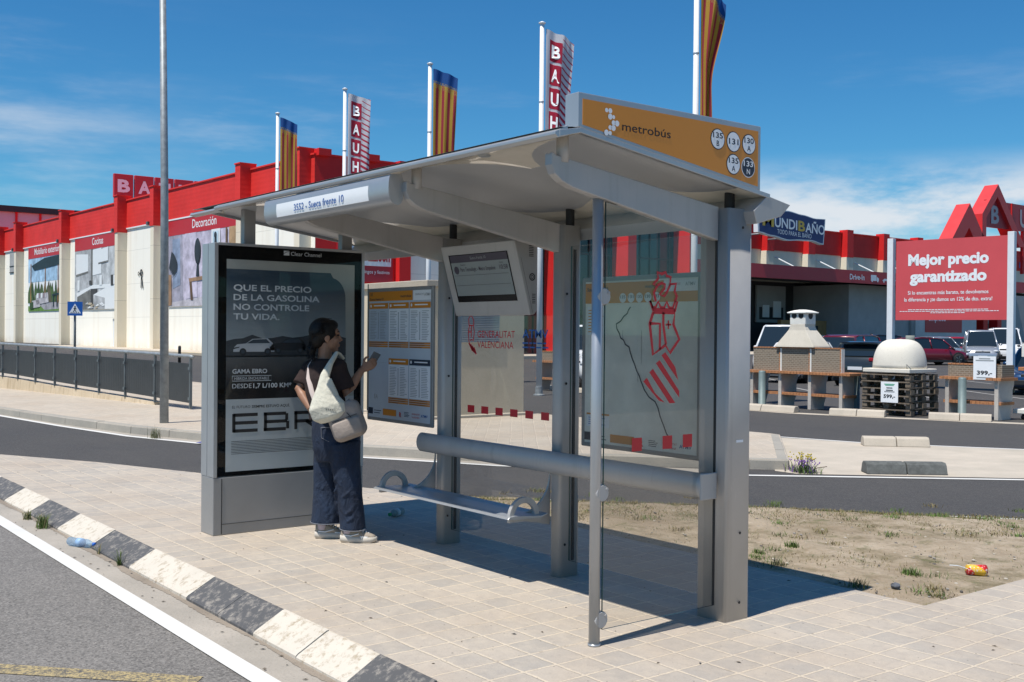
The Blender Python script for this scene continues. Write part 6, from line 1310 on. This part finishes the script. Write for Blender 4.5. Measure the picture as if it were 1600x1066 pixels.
car((-12.3,29.3),hd(.35,-1.0),'dark blue car at the right edge, beside the near billboard post',('dark_blue',(.010,.045,.12)),4.5,1.85,1.42,'coupe',metal=.4)
car((-34.5,54.2),hd(.2,1.0),'dark navy car in the row far behind the left billboard post',('navy',(.016,.022,.045)),4.4,1.8,1.55,'suv')
car((-32.6,51.9),hd(.2,1.0),'black car parked by the person in blue',('black',(.012,.012,.014)),4.4,1.8,1.62,'suv')
car((-26.2,22.6),hd(.8,-.7),'white van seen through the shelter glass',('white',(.72,.73,.74)),5.2,1.95,2.0,'van','van',0)
car((-22.1,19.6),hd(.8,-.75),'white car with dark windows seen through the shelter glass',('white',(.72,.73,.74)),4.3,1.8,1.5,'suv',metal=0)
car((-26.0,56.8),hd(.5,-1.0),'dark car cut by the right edge, behind the silver van',('black',(.012,.012,.014)),4.5,1.85,1.7,'suv')
def man():
    o0=V((-29.8,46.1,gz(-29.8,46.1))); t=empty('person',o0,'person in a bright blue t-shirt standing among the parked cars','person'); f,l=fr((.9,-.2,0))
    q=lambda r,z,a=0:o0+l*r+Z1*z+f*a
    b=MB(); b.ell(q(0,1.60,.05),(.095,.078,.12),axes=(f,l,Z1)); b.tube([q(0,1.52,.03),q(0,1.40)],.055,10); b.ell(q(0,1.585,.15),(.02,.014,.025),axes=(f,l,Z1))
    for s in(-1,1): b.ell(q(s*.08,1.60,.04),(.02,.012,.03),axes=(f,l,Z1)); b.tube([q(s*.19,1.38),q(s*.25,1.12),q(s*.17,.98,.22),q(s*.14,.97,.28)],[.05,.042,.034,.03],10); 
    for s in(-1,1):
        for k in range(5): b.tube([q(s*(.14-.02+.012*k),.97,.28),q(s*(.11-.01+.016*k),.95,.355-.012*abs(k-2))],.009,6)
    b.tube([q(0,1.4),q(0,.95)],[(.17,.11)]*2,12,ax=l)
    rm(b.build('body',M('skin',(.30,.155,.095),.5),t),.012,2)
    b=MB(); b.ell(q(0,1.655,.02),(.10,.083,.085),axes=(f,l,Z1)); b.build('hair',M('dark_hair',(.012,.009,.008),.45),t,smooth=True)
    b=MB(); b.tube([q(0,1.45),q(0,1.38),q(0,1.15),q(0,.90)],[(.09,.08),(.20,.12),(.195,.13),(.19,.13)],16,ax=l)
    for s in(-1,1): b.tube([q(s*.18,1.38),q(s*.24,1.18)],[.075,.075],10)
    rm(b.build('t_shirt',M('blue_cotton',(.01,.13,.50),.8),t),.018,2)
    b=MB(); b.tube([q(0,.95),q(0,.82)],[(.17,.12)]*2,14,ax=l)
    for s in(-1,1): b.tube([q(s*.09,.86),q(s*.10,.45,.01),q(s*.10,.06)],[.095,.075,.065],12)
    rm(b.build('trousers',M('black_cloth',(.02,.02,.025),.9),t),.018,2)
    for s in(-1,1): b=MB(); b.ell(q(s*.10,.045,.06),(.14,.05,.045),axes=(f,l,Z1)); b.build('shoe',BLKM,t,smooth=True)
man()
bpy.data.scenes.remove(TS)
sc.render.engine='CYCLES'
